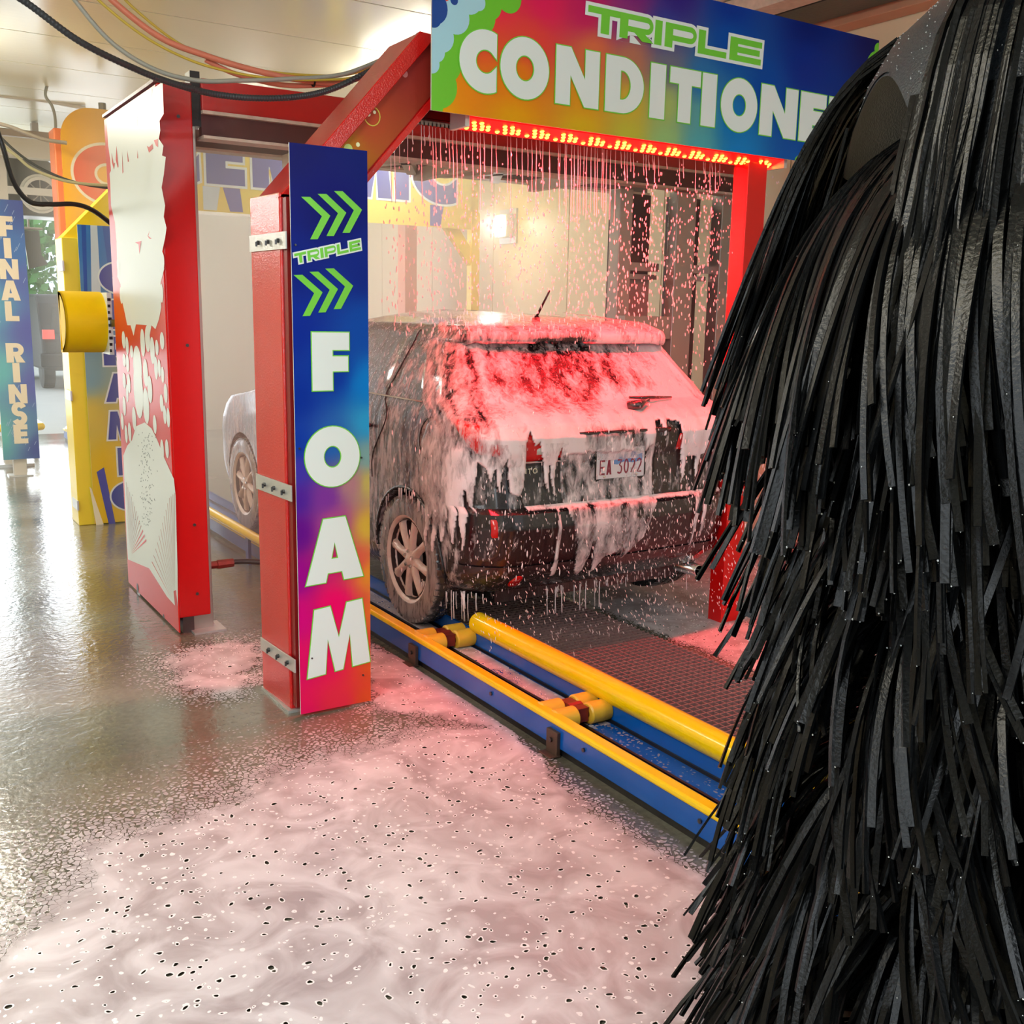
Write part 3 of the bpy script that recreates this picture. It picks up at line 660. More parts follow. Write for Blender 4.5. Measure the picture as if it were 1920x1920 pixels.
# manifold that pours the foam
mf = MB().box((1.93, 3.98, 2.385), (3.80, 4.05, 2.435)).box((1.93, 3.97, 2.375), (3.80, 4.06, 2.385)).build('manifold', BLACKM, ar, bevel=.003)
noz = MB().tube([(0, 0, 0), (0, 0, -.012)], .003, 6).mesh('nozzle', BLACKM)
for k in range(96): o = link('nozzle', noz, mf, local=True); o.location = (1.95+k*.0194, 4.015, 2.376); o.matrix_parent_inverse = wpos(mf).inverted()

# ================================================================== wide red pillar machine (frame over the car)
PY0, PY1 = 4.98, 6.08; PXL = 1.26
fr = thing('red_wash_frame', 'wide deep red machine frame with a white bubble graphic on its left leg', 'machine', (1.4, 5.5, 0))
MB().box((PXL, PY0, .085), (PXL+.155, PY1, 2.585)).build('pillar', REDB, fr, bevel=.006)
MB().box((PXL-.006, PY0, .012), (PXL, PY1, 2.575)).build('side_panel', REDORANGE, fr)
sp = fr.children[-1]
MB().box((PXL+.02, PY0+.02, 0), (PXL+.075, PY0+.09, .09)).build('leg', mat('leg_dark_steel', rgb(95, 85, 85), .3, .7), fr)
MB().box((PXL+.075, PY0+.03, 0), (PXL+.175, PY0+.10, 2.5)).build('leg', INOX, fr, bevel=.003)
MB().box((PXL+.03, PY1-.12, 0), (PXL+.15, PY1-.05, .09)).build('leg', INOX, fr)
MB().box((PXL+.06, PY0-.04, 0), (PXL+.22, PY0+.13, .01)).build('foot_plate', STEEL, fr)
MB().prism([(PXL+.17, PY0+.04, .01), (PXL+.19, PY0+.04, .01), (PXL+.13, PY0+.04, .10), (PXL+.12, PY0+.04, .10)], (0, .012, 0)).build('gusset', STEEL, fr)
# white bubble graphic on the left face (drips, bubbles, fan of rays)
def pf(px, py): p = atx(px, py, PXL-.006); return (-(p.y), p.z)
UU = Vector((0, -1, 0)); NN = Vector((-1, 0, 0)); OO = (PXL-.006, 0, 0)
def gfx(P, m=WHITEV, lift=.0005, nm='white_graphic', holes=()):
    mb = MB(); flat(mb, [orient(P, True)]+[orient(h, False) for h in holes], OO, UU, V, NN, lift+.5*uniq(), .00001, 0); return mb.build(nm, m, sp)
c2 = lambda x, y: pf(x*.36458, 300+y*.36458); c1 = lambda x, y: pf(x*.2604, y*.2604)
top = [c1(768, 862), c1(1172, 590), c1(1180, 820), c1(1150, 870), c1(1155, 940), c1(1145, 1000), c1(1178, 1050), c1(1168, 1120), c1(1195, 1130), c1(1180, 1260), c1(1165, 1350), c1(1190, 1480), c1(1180, 1560), c1(1200, 1640)]
mid = [c2(850, 400), c2(835, 470), c2(845, 560), c2(825, 640), c2(830, 760), c2(818, 820), c2(800, 870), c2(780, 850), c2(770, 905), c2(755, 850), c2(700, 845), c2(688, 905), c2(672, 850), c2(655, 850), c2(645, 800), c2(632, 740), c2(620, 640), c2(605, 600), c2(600, 440)]
lft = [c1(840, 1740), c1(828, 1600), c1(800, 1480), c1(795, 1320), c1(790, 1250), c1(800, 1230), c1(795, 1150), c1(780, 1050)]
gfx(top+mid+lft)
for P in [[(1060, 1050), (1075, 1060), (1100, 1035), (1105, 1070), (1075, 1100)], [(1110, 1010), (1140, 1000), (1140, 1060), (1125, 1050)], [(840, 1050), (855, 1200), (850, 1210), (835, 1150)], [(880, 1090), (890, 1240), (884, 1250)], [(918, 1080), (930, 1165), (922, 1165)], [(990, 1080), (996, 1140), (991, 1140)],
          [(985, 830), (993, 840), (990, 910), (986, 880)], [(1088, 640), (1098, 640), (1093, 710)], [(975, 1745), (1020, 1735), (1005, 1830), (1000, 1760)], [(1080, 1660), (1070, 1700), (1095, 1720), (1080, 1720), (1065, 1700)], [(805, 1100), (820, 1180), (830, 1170), (822, 1220), (808, 1170)]]:
    gfx([c1(*p) for p in P], REDORANGE, .0012, 'red_drip')
ov = [(735, 940, 12, 72), (760, 920, 13, 68), (785, 980, 12, 70), (808, 965, 9, 40), (835, 930, 11, 45), (637, 925, 9, 45), (655, 955, 8, 46), (640, 1030, 8, 34), (657, 1045, 8, 46), (678, 985, 8, 32), (750, 1095, 12, 72), (772, 1180, 12, 70), (640, 1135, 8, 40), (664, 1150, 8, 50), (655, 1200, 6, 46), (803, 1070, 9, 60), (820, 1070, 8, 46), (837, 1105, 8, 42), (752, 1265, 16, 92), (853, 1200, 9, 50), (832, 1250, 9, 45), (848, 1310, 8, 48), (866, 1325, 9, 50), (640, 1265, 8, 50), (797, 1360, 9, 48), (630, 1345, 7, 42), (650, 1410, 7, 45), (668, 1400, 8, 50), (691, 1330, 10, 60), (835, 1490, 9, 52), (860, 1485, 9, 48), (625, 695, 8, 45), (832, 685, 8, 50), (610, 540, 8, 46), (708, 1060, 22, 105), (712, 1180, 24, 150), (820, 1060, 7, 36), (836, 520, 10, 48)]
for (x, y, rx, ry) in ov:
    a = c2(x, y); b = c2(x+rx, y); c = c2(x, y-ry); gfx(arc(a[0], a[1], abs(b[0]-a[0]), abs(c[1]-a[1]), 0, 360, 18)[:-1], WHITEV, .0009, 'white_bubble')
c8_ = lambda x, y: pf(180+x*.20833, 900+y*.20833)
fan = [c8_(290, 715), c8_(480, 795), c8_(640, 1050), c8_(712, 1130), c8_(700, 1000), c8_(722, 990), c8_(738, 1140), c8_(735, 800), c8_(718, 140)]+[c2(895, 1640), c2(872, 1590), c2(845, 1530), c2(810, 1440), c2(780, 1380), c2(745, 1350), c2(700, 1370), c2(680, 1440), c2(655, 1470), c2(635, 1520)]+[c8_(262, 150), c8_(280, 600)]
gfx(fan, WHITEV, .0005, 'white_fan')
RAYM = mat('ray_line', rgb(160, 100, 85), .3)
for k in range(13):
    a0 = c8_(303, 690); q = k/12; tgt = c8_(455-q*180, 540-q*520); tgt = (a0[0]+(tgt[0]-a0[0]), tgt[1]); d = Vector((tgt[0]-a0[0], tgt[1]-a0[1])); n_ = Vector((-d.y, d.x)).normalized()*.0042
    s0 = Vector(a0)+d*.15; e0 = Vector(a0)+d; gfx([tuple(s0), tuple(e0-n_*(1.5 if k < 3 else 1)), tuple(e0+n_*(1.5 if k < 3 else 1))], REDORANGE if k < 3 else RAYM, .0012, 'ray_line')
for k in range(14):
    a0 = c8_(712, 1120); q = k/13; tgt = c8_(505+q*205, 735-q*760 if q < .75 else 735-.75*760-(q-.75)*200); d = Vector((tgt[0]-a0[0], tgt[1]-a0[1])); n_ = Vector((-d.y, d.x)).normalized()*.0038
    s0 = Vector(a0)+d*.10; e0 = Vector(a0)+d; gfx([tuple(s0), tuple(e0-n_), tuple(e0+n_)], REDORANGE if k == 0 else RAYM, .0012, 'ray_line')
SPK = mat('speck_print', rgb(90, 110, 115), .4); mb = MB(); r_ = random.Random(2)
for k in range(150):
    x = r_.gauss(755, 20); y = r_.uniform(1400, 1880); a = c2(x, y); P = arc(a[0], a[1], .006, .0035, 0, 360, 6)[:-1]; flat(mb, [orient(P, True)], OO, UU, V, NN, .0012, .0004, 0)
o = mb.build('speck_marks', SPK, sp); o['kind'] = 'stuff'
for (x, y) in ((612, 1240), (375, 960)):
    a = c8_(x, y); P = [(a[0]-.02, .012)]+arc(a[0], a[1]-.01, .022, .03, 180, 0, 10)+[(a[0]+.02, .012)]; gfx(P, BLACKM, .0012, 'cutout')
for (zz, yy) in ((.55, 5.0), (1.42, 5.0), (2.45, 5.0), (.2, 5.0)):
    MB().tube([(PXL+.09, PY0-.001, zz), (PXL+.09, PY0-.005, zz)], .008, 8).build('screw', BOLT, fr)
# overhead beams: red face, worn white flanges, maroon webs
for (y0, dz) in ((PY0, 0), (PY1-.12, .088)):
    if not dz: MB().box((PXL+.2, y0, 2.49), (4.95, y0+.10, 2.63)).build('beam', REDB, fr, bevel=.004); MB().box((PXL+.2, y0-.01, 2.475), (4.95, y0+.14, 2.49)).build('flange', FLANGE, fr)
    MB().box((PXL+.2, y0+.02, 2.38+dz), (4.95, y0+.06, 2.475+dz)).build('web', MAROON, fr)
    MB().box((PXL+.2, y0-.01, 2.367+dz), (4.95, y0+.10, 2.38+dz)).build('flange', FLANGE, fr)
MB().box((PXL+.155, PY0+.02, 2.42), (PXL+.2, PY0+.10, 2.66)).build('joint_plate', BLACKM, fr)
MB().box((1.245, PY0+.0, 2.585), (PXL+.155, PY1, 2.60)).build('cap', MAROON, fr)
CROSSM = mat('pale_cross_member', rgb(190, 180, 165), .45, bump=.1, bscale=30, var=.3, vscale=8)
for (xa, xb) in ((2.5, 3.0), (3.0, 2.5), (3.15, 3.6), (3.65, 3.2)):
    MB().prism([(xa, 5.12, 2.43), (xa+.07, 5.12, 2.43), (xb+.07, 5.95, 2.43), (xb, 5.95, 2.43)], (0, 0, .05)).build('brace', CROSSM, fr)
for xa in (2.2, 3.05, 3.9): MB().box((xa, 5.08, 2.40), (xa+.06, 5.96, 2.47)).build('cross_member', CROSSM, fr)
# right hand side of the machine: posts, recessed panels, ledges
MB().box((4.03, 5.12, 0), (4.13, 5.22, 2.36)).build('post', INOX, fr, bevel=.004)
MB().box((4.13, 5.30, .1), (4.42, 5.36, 2.36)).build('recess_panel', DARKM, fr)
MB().box((4.40, 5.02, .0), (4.56, 5.10, 2.36)).build('post', INOX, fr, bevel=.004)
MB().box((4.56, 5.25, .1), (4.80, 5.31, 2.36)).build('recess_panel', DARKM, fr)
MB().box((4.78, 5.02, 0), (4.98, 5.12, 2.4)).build('post', INOX, fr, bevel=.004)
MB().box((4.14, 5.18, 1.88), (4.41, 5.29, 1.93)).box((4.14, 5.2, 1.83), (4.41, 5.29, 1.86)).build('ledge', INOX, fr)
MB().box((4.57, 5.12, 1.88), (4.78, 5.24, 1.93)).box((4.57, 5.14, 1.83), (4.78, 5.24, 1.86)).build('ledge', INOX, fr)
MB().box((4.03, 5.03, 1.46), (4.42, 5.11, 1.60)).build('bracket_plate', INOX, fr)
MB().box((4.15, 5.26, 1.5), (4.40, 5.30, 1.84)).build('panel_inset', GRAY, fr)
# floor hose to the pillar
ho = thing('pressure_hose', 'black hydraulic hose with red fitting low between the two red uprights', 'hose', (1.4, 5.0, .2))
a = aty(402, 1062, 5.03)
MB().tube(smooth_path([(PXL+.17, 5.06, a.z), (PXL+.34, 5.05, a.z+.005), (PXL+.52, 5.0, a.z-.02), (PXL+.72, 4.95, a.z-.07), (PXL+.95, 4.95, .03)]), .014, 10).build('hose', BLACKR, ho, smooth=True)
MB().tube([(PXL+.17, 5.06, a.z), (PXL+.215, 5.06, a.z), (PXL+.22, 5.06, a.z), (PXL+.30, 5.055, a.z+.002)], [.02, .02, .024, .022], 8).build('fitting', RUSTR, ho)
# yellow drum hood hanging behind the pillar
yh = thing('yellow_hood', 'yellow curved drum hood sticking out left of the tall red pillar', 'hood', (1.12, 6.4, 1.5))
pr = arc(0, 0, .17, .175, 90, 255, 20)+[(.09, -.188), (.12, -.175)]
HYc = 6.45; HZc = 1.50
mb = MB(); outer = [(HYc+.02-p[0]*1.0, HZc+p[1]) for p in arc(0, 0, .21, .175, 90, -90, 22)]; inner = [(HYc+.02-p[0], HZc+p[1]) for p in arc(0, 0, .195, .160, -90, 90, 22)]
mb.prism([(1.03, y_, z_) for y_, z_ in outer+inner], (.225, 0, 0)); mb.build('hood', YELP, yh, smooth=True, sharp=40)
mb = MB().prism([(1.03, y_, z_) for y_, z_ in [(HYc+.02, HZc-.17)]+outer[2:-2]+[(HYc+.02, HZc+.17)]][::-1], (.012, 0, 0)); mb.build('end_wall', YELP, yh)
MB().box((1.255, HYc-.19, HZc-.18), (1.28, HYc+.0, HZc+.17)).build('end_plate', WHITEV, yh)
for k in range(9):
    zz = HZc-.165+k*.036; MB().box((1.256, HYc-.196, zz), (1.266+.004*(k % 3), HYc-.19, zz+.016)).build('tread', BLACKM, yh)
MB().box((1.265, 6.06, HZc-.02), (1.279, 6.44, HZc+.02)).build('arm', BLACKM, yh)
# ================================================================== ceramic arch (yellow) at Y 7.9
AY = 7.90
ca = thing('ceramic_arch', 'yellow wash arch with blue CERAMIC lettering on its left leg and hazy header', 'arch', (1.5, 8, 0))
MB().box((1.31, AY+.03, 0), (1.72, AY+.30, 2.06)).build('post', YLEG, ca, bevel=.005)
cx0, cx1 = 1.412, 1.80
cp = [(0, 1, (70, 130, 200)), (1, 1, (60, 110, 190)), (0, .7, (90, 140, 195)), (1, .7, (80, 130, 190)), (0, .5, (130, 165, 180)), (1, .5, (150, 170, 160)), (0, .38, (210, 190, 90)), (1, .4, (215, 195, 80)), (.5, .2, (225, 190, 50)), (0, 0, (225, 190, 50)), (1, 0, (225, 190, 55))]
cs = grad_panel('ceramic_sign', (cx0, AY, .01), U, V, N, cx1-cx0, 2.14, 8, 40, cp, ca)
S1 = mat('stripe_blue', rgb(35, 85, 175), .35); S2 = mat('stripe_pale', rgb(205, 220, 230), .35); S3 = mat('stripe_violet', rgb(80, 85, 170), .35); S4 = mat('stripe_cream', rgb(235, 230, 200), .35)
def st(P, m, par=None, lift=.0005, y=AY):
    mb = MB(); flat(mb, [orient(P, True)], (0, y, 0), U, V, N, lift, .0004, 0); mb.build('print_stripe', m, par or cs)
def cc(x, y): p = aty(x*.36458, 300+y*.36458, AY); return (p.x, p.z)
st([(1.44, 2.15), (1.47, 2.15), (1.455, 1.7), (1.43, 1.5)], S1); st([(1.50, 2.15), (1.545, 2.15), (1.545, 1.5), (1.515, 1.45), (1.475, 1.5)], S2); st([(1.58, 2.15), (1.63, 2.15), (1.70, 1.4), (1.64, 1.4)], S1); st([(1.68, 2.15), (1.72, 2.15), (1.79, 1.6), (1.79, 1.45)], S2)
st([cc(497, 1605), cc(535, 1580), cc(595, 1875), cc(560, 1875)], S3); st([cc(460, 1680), cc(470, 1690), cc(535, 1880), cc(495, 1880)], S4); st([(1.66, .02), (1.72, .02), (1.70, .5)], S4)
def clet(c, zb, h, x0=1.545, w_=.215):
    letter(c, (x0, AY, zb), U, V, N, h, [WHITEL, BLUEL], .012, cs, width=w_, lift=.001)
for c, zb in zip('CERAMIC', [1.69, 1.43, 1.17, .906, .63, .36, .10]): clet(c, zb+.0, .205, 1.54 if c != 'I' else 1.60, .20 if c not in 'I' else .07)
for z in (1.83, .92, .12): MB().box((1.300, AY+.0, z), (1.312, AY+.2, z+.07)).build('bracket', STEEL, ca)
MB().prism([(1.31, AY+.05, 2.05), (1.60, AY+.05, 2.05), (2.0, AY+.05, 2.42), (2.0, AY+.05, 2.66), (1.90, AY+.05, 2.66)], (0, .22, 0)).build('diagonal', YBR, ca)
MB().box((1.95, AY+.05, 2.45), (4.7, AY+.28, 2.9)).build('header', YBR, ca)
hp2 = [(0, 1, (240, 225, 90)), (1, 1, (240, 225, 90)), (.5, .5, (235, 215, 90)), (0, 0, (235, 205, 80)), (1, 0, (235, 205, 80))]
ch = grad_panel('header_sign', (1.98, AY, 2.30), U, V, N, 2.62, .72, 10, 4, hp2, ca)
for c, x0, w_ in [('C', 2.0, .28), ('E', 2.33, .29), ('R', 2.68, .31), ('A', 3.02, .36), ('M', 3.42, .42), ('I', 3.88, .12), ('C', 4.03, .42)]:
    letter(c, (x0, AY, 2.50), U, V, N, .46, [WHITEL, BLUEL], .018, ch, width=w_, lift=.001)
for (xa, xb, m) in ((2.3, 2.55, S2), (2.5, 2.7, S3), (3.1, 3.3, S3), (4.2, 4.45, S3)): st([(xa, 2.31), (xa+.1, 2.31), (xb-.12, 2.48), (xb-.25, 2.48)], m, ch)
MB().box((4.62, AY+.02, 0), (4.70, AY+.10, 2.45)).build('post', YBR, ca)
MB().prism([(4.25, AY+.04, 2.45), (4.4, AY+.04, 2.45), (4.66, AY+.04, 2.1), (4.62, AY+.04, 2.0)], (0, .06, 0)).build('diagonal', YBR, ca)

# ================================================================== amber sign arch with the G
GY = 9.3
ga = thing('amber_arch', 'orange post with rounded amber sign showing a coral letter G', 'arch', (1.6, 9.5, 0))
p0 = aty(118, 400, 9.45); p1 = aty(135, 915, 9.6)
MB().box((1.535, 9.36, 0), (1.66, 9.60, 3.0)).build('post', ORANGE, ga, bevel=.01)
MB().tube([(1.60, 9.36, .02), (1.60, 9.34, .02), (1.75, 9.30, .02)], .012, 6).build('floor_bolt', RUSTR, ga)
x0, x1, z0, z1 = 1.575, 2.45, 2.08, 3.17
P = [(x0+.02, z0)]+[(x0+.20, z0)]+[(x0+.36, z0+.16), (x1, z0+.16), (x1, z1)]+arc(x0+.24, z1-.24, .24, .24, 90, 180, 10)+[(x0+.0, z0+.03)]
mb = MB(); flat(mb, [orient(P, True)], (0, GY, 0), U, V, N, 0, .02, 0); gsn = mb.build('amber_sign', AMBER, ga)
letter('G', (1.655, GY-.02, 2.44), U, V, N, .44, [CREAML, CORALL], .022, gsn, width=.50)
MB().tube([(1.92, 9.35, 3.15), (1.92, 9.35, 3.23)], .03, 8).build('finial', BLOWER, ga)
MB().box((2.3, 9.36, 2.5), (4.8, 9.56, 2.8)).build('header', ORANGE, ga)
MB().box((4.72, 9.40, 0), (4.85, 9.56, 2.5)).build('post', ORANGE, ga)

# ================================================================== final rinse sign post
fy = 10.5
fp = thing('rinse_sign_post', 'tall blue FINAL RINSE sign on a pale post at the far left', 'sign', (1.28, 10.6, 0))
fq = [(0, 1, (60, 110, 175)), (1, 1, (70, 90, 165)), (.5, .8, (70, 120, 190)), (1, .7, (90, 110, 185)), (0, .6, (95, 165, 200)), (1, .5, (95, 105, 185)), (0, .35, (110, 190, 200)), (1, .3, (100, 110, 185)), (0, .1, (110, 195, 190)), (.5, .1, (105, 150, 190)), (1, .05, (80, 95, 165))]
frs = grad_panel('rinse_sign', (1.115, fy, .165), U, V, N, .31, 2.345, 6, 30, fq, fp)
MB().box((1.20, fy+.03, 0), (1.31, fy+.12, 2.4)).build('post', LGRAY, fp, bevel=.004)
MB().box((1.15, fy+.0, 0), (1.36, fy+.16, .012)).build('foot_plate', STEEL, fp)
zb = 2.19; zs = {'F': 2.175, 'I': 1.955, 'N': 1.735, 'A': 1.52, 'L': 1.31}
for c, z_ in [('F', 2.13), ('I', 1.92), ('N', 1.705), ('A', 1.49), ('L', 1.275), ('R', .885), ('I', .68), ('N', .475), ('S', .27-.0), ('E', .06+.17-.01)][:0]: pass
zlist = [2.2, 1.985, 1.765, 1.555, 1.345, .965, .765, .575, .385, .205]
def fz(x, y): return aty(x, y, fy)
for c, (xa, ya, xb, yb) in zip('FINALRINSE', [(2, 408, 20, 443), (12, 447, 20, 484), (2, 488, 34, 523), (5, 530, 38, 563), (12, 568, 35, 602), (16, 647, 44, 680), (25, 685, 39, 717), (19, 724, 50, 757), (26, 762, 50, 794), (30, 800, 51, 832)]):
    a = fz(xa, yb); b = fz(xb, ya); wdt = {'F': .115, 'I': .06, 'N': .155, 'A': .16, 'L': .115, 'R': .15, 'S': .12, 'E': .12}[c]
    letter(c, (1.275-wdt/2-(.0), fy, a.z), U, V, N, .178, [CREAML], 0, frs, width=wdt, lift=.001)
RN = mat('rain_stroke', rgb(170, 195, 225), .4); r_ = random.Random(5)
for k in range(34):
    x = r_.uniform(1.12, 1.40); z = r_.choice((r_.uniform(2.0, 2.48), r_.uniform(.18, .5), r_.uniform(.2, 2.4))); l = r_.uniform(.03, .07); st([(x, z), (x+.004, z), (x+.004+l*.5, z+l), (x+l*.5, z+l)], RN, frs, .0005, fy)

# blower with round intake, and the dark cloth behind the orange post
bl = thing('air_blower', 'dark dryer blower with a round grille intake, high up at far left', 'blower', (1.35, 11.6, 2.8))
c_ = aty(78, 362, 11.5)
MB().prism([(c_.x-.30, 11.6, c_.z-.22), (c_.x+.34, 11.6, c_.z-.22), (c_.x+.34, 11.6, c_.z+.20), (c_.x-.02, 11.6, c_.z+.38), (c_.x-.28, 11.6, c_.z+.33)], (0, .5, 0)).build('housing', BLOWER, bl, bevel=.02)
MB().lathe([(.13, -.04), (.16, -.05), (.17, -.01), (.19, 0)], (c_.x, 11.6, c_.z), (0, 1, 0), 28).build('intake_ring', LGRAY, bl, smooth=True)
MB().lathe([(0, -.015), (.13, -.015)], (c_.x, 11.6, c_.z), (0, 1, 0), 20).build('grille_plate', BLACKM, bl)
for k in range(8): a = k*PI/4; MB().tube([(c_.x, 11.57, c_.z), (c_.x+.14*math.cos(a), 11.57, c_.z+.14*math.sin(a))], .006, 5).build('grille_bar', GRAY, bl)
MB().box((c_.x-.4, 11.55, c_.z-.02), (c_.x+.5, 11.6, c_.z+.05)).build('strap', LGRAY, bl)
MB().box((c_.x-.02, 11.7, c_.z+.3), (c_.x+.04, 11.8, CZ-.04)).build('hanger', GRAY, bl)
cl = thing('dark_flap', 'dark hanging flap beside the blue rinse sign in front of the exit', 'flap', (1.7, 12.9, 2.2))
a = aty(46, 430, 12.6); 
MB().prism([(a.x, 12.7, a.z), (a.x+.16, 12.7, a.z), (a.x+.17, 12.7, a.z-.25), (a.x+.23, 12.7, a.z-.36), (a.x+.03, 12.7, a.z-.42)], (0, .03, 0)).build('cloth', BLOWER, cl)
MB().tube([(a.x-.02, 12.72, a.z+.02), (a.x+.2, 12.72, a.z+.02)], .015, 8).build('rod', GRAY, cl)
MB().box((a.x+.05, 12.42, 2.68), (a.x+.07, 12.74, 2.70)).box((a.x+.05, 12.72, a.z), (a.x+.07, 12.74, 2.69)).build('hanger', GRAY, cl)

# ================================================================== hoses and cables
def hose(name, label, pts, r, m, ys, cat='hose', n=10, corr=False, group=None):
    P = [aty(px, py, yy) for (px, py), yy in zip(pts, ys)]; S = smooth_path(P, n)
    if corr:
        S = smooth_path(P, 46); rr = [r*(1+.10*math.sin(i*2.1)) for i in range(len(S))]; o = MB().tube(S, rr, 8).build(name, m, smooth=True, sharp=180)
    else: o = MB().tube(S, r, 8).build(name, m, smooth=True, sharp=60)
    return tag(o, label, cat, group)
HY = [4.0, 4.05, 4.1, 4.2, 4.25, 4.3, 4.3, 4.3, 4.28, 4.25]
hose('corrugated_hose', 'thick dark grey corrugated hose sagging across the top left ceiling', [(-60, -60), (45, 2), (150, 78), (260, 132), (330, 158), (400, 176), (480, 184), (560, 181), (625, 166), (700, 130)], .0125, CORR, HY, corr=True)
hose('grey_hose', 'smooth pale grey hose sagging behind the corrugated one', [(100, -60), (140, 0), (210, 80), (290, 130), (370, 151), (450, 151), (540, 148), (640, 140), (720, 110)], .009, GREYH, [4.3]*9)
hose('salmon_hose', 'salmon pink hose bundle hanging below the ceiling, upper strand', [(170, -50), (210, 0), (300, 70), (385, 104), (470, 130), (560, 149), (640, 154), (720, 130)], .0125, SALM, [4.35]*8)
hose('salmon_hose', 'salmon pink hose strand, the lower one near the cable tie', [(385, 112), (440, 138), (520, 158), (590, 160), (650, 152), (720, 120)], .0105, SALM, [4.38]*6)
hose('yellow_tube', 'thin yellow tube above the salmon hoses', [(200, -50), (240, 5), (330, 78), (400, 108), (480, 130), (560, 140), (650, 140), (720, 118)], .0055, YH, [4.42]*8, 'tube')
hose('yellow_tube', 'thin yellow tube running below the salmon hose', [(140, -50), (190, 5), (270, 68), (350, 110), (420, 132), (500, 146), (580, 150), (660, 146), (720, 125)], .0055, YH, [4.30]*9, 'tube')
tag(MB().lathe([(.016, -.004), (.020, -.003), (.020, .003), (.016, .004)], aty(588, 154, 4.35), (1, 0, -.05), 16).build('cable_tie', BLACKM), 'black cable tie round the salmon hoses', 'cable tie')
hose('black_hose', 'black hose drooping at the left edge and looping to the red pillar', [(-25, 190), (5, 275), (25, 340), (55, 378), (95, 383), (140, 383), (175, 395), (215, 425)], .0135, BLACKR, [6.0, 6.0, 6.05, 6.1, 6.15, 6.2, 6.25, 6.3])
hose('yellow_cable', 'pale yellow cable bundle crossing in front of the coral G', [(-20, 255), (30, 292), (60, 316), (110, 336), (160, 345), (215, 348)], .009, mat('pale_yellow_cable', rgb(215, 210, 160), .4), [7.0]*6, 'cable')
hose('grey_cable', 'dark grey cable running beside the pale yellow bundle', [(-20, 235), (25, 280), (70, 312), (120, 335), (165, 347), (215, 354)], .008, mat('dark_grey_cable', rgb(90, 92, 88), .4), [7.05]*6, 'cable')
hose('grey_cable', 'grey cable sagging from the left edge to the orange post', [(-20, 228), (20, 238), (55, 252), (85, 262), (125, 268)], .015, GRAY, [9.0]*5, 'cable')
hose('ceiling_conduit', 'pale conduit run along the ceiling at far left', [(-20, 176), (40, 184), (80, 188), (160, 203)], .018, LGRAY, [10.5]*4, 'conduit')
hose('grey_cable', 'thin grey cable curving down behind the amber sign', [(92, 150), (85, 178), (98, 200), (104, 230), (104, 300), (106, 340)], .012, GREYH, [9.8]*6, 'cable')

# ================================================================== distant dark vehicle outside
# ================================================================== the cars (local metres: y from rear bumper, z up)
def film_paint(name, base, film_col=(.80, .70, .72), red=False):
    """glossy paint with a thin streaky soap film; attribute 'film' gives how much soap clings where"""
    m = mat(name, base, .12, coat=1.0); nt = m.node_tree; L = nt.links; b = nt.nodes['Principled BSDF']
    tc = nt.nodes.new('ShaderNodeTexCoord'); at = nt.nodes.new('ShaderNodeAttribute'); at.attribute_name = 'film'
    mp = nt.nodes.new('ShaderNodeMapping'); mp.inputs['Scale'].default_value = (1, 1, .28); L.new(tc.outputs['Object'], mp.inputs[0])
    n1 = nt.nodes.new('ShaderNodeTexNoise'); n1.inputs['Scale'].default_value = 22; n1.inputs['Detail'].default_value = 8; n1.inputs['Roughness'].default_value = .68; n1.inputs['Distortion'].default_value = .6; L.new(mp.outputs[0], n1.inputs[0])
    n2 = nt.nodes.new('ShaderNodeTexNoise'); n2.inputs['Scale'].default_value = 3.0; n2.inputs['Detail'].default_value = 4; L.new(mp.outputs[0], n2.inputs[0])
    vo = nt.nodes.new('ShaderNodeTexVoronoi'); vo.inputs['Scale'].default_value = 70; L.new(mp.outputs[0], vo.inputs[0])
    def math_(op, a, b_, clamp=False):
        x = nt.nodes.new('ShaderNodeMath'); x.operation = op; x.use_clamp = clamp
        for i, q in enumerate((a, b_)):
            if hasattr(q, 'links'): L.new(q, x.inputs[i])
            else: x.inputs[i].default_value = q
        return x.outputs[0]
    s = math_('ADD', at.outputs['Fac'], math_('MULTIPLY', math_('SUBTRACT', n1.outputs[0], .5), 2.6))
    s = math_('ADD', s, math_('MULTIPLY', math_('SUBTRACT', n2.outputs[0], .5), .8))
    f1 = math_('MULTIPLY', math_('SUBTRACT', s, .30), 1.5, True)
    # white specks of spray
    sp = math_('LESS_THAN', vo.outputs['Distance'], math_('MULTIPLY', n1.outputs[0], .42))
    sp = math_('MULTIPLY', sp, .55)
    f = math_('MAXIMUM', math_('MULTIPLY', f1, .88), sp)
    mx = nt.nodes.new('ShaderNodeMix'); mx.data_type = 'RGBA'; mx.inputs[6].default_value = (*base, 1); mx.inputs[7].default_value = (*film_col, 1)
    L.new(f, mx.inputs[0]); L.new(mx.outputs[2], b.inputs['Base Color'])
    mr = nt.nodes.new('ShaderNodeMapRange'); mr.inputs['To Min'].default_value = .1; mr.inputs['To Max'].default_value = .5; L.new(f, mr.inputs[0]); L.new(mr.outputs[0], b.inputs['Roughness'])
    bp = nt.nodes.new('ShaderNodeBump'); bp.inputs['Strength'].default_value = .7; bp.inputs['Distance'].default_value = .004; L.new(s, bp.inputs['Height']); L.new(bp.outputs[0], b.inputs['Normal'])
    b.inputs['Coat Weight'].default_value = .5
    return m
PAINT = film_paint('black_paint_with_soap', (.012, .009, .011))
GLASSD = film_paint('dark_glass_with_soap', (.02, .012, .014), (.78, .68, .70))
LAMPR = film_paint('tail_lamp_red', rgb(200, 10, 14), (.85, .6, .6)); LAMPC = mat('lamp_clear', rgb(190, 190, 180), .1, coat=1); LAMPO = mat('lamp_amber', rgb(220, 90, 20), .1, coat=1)
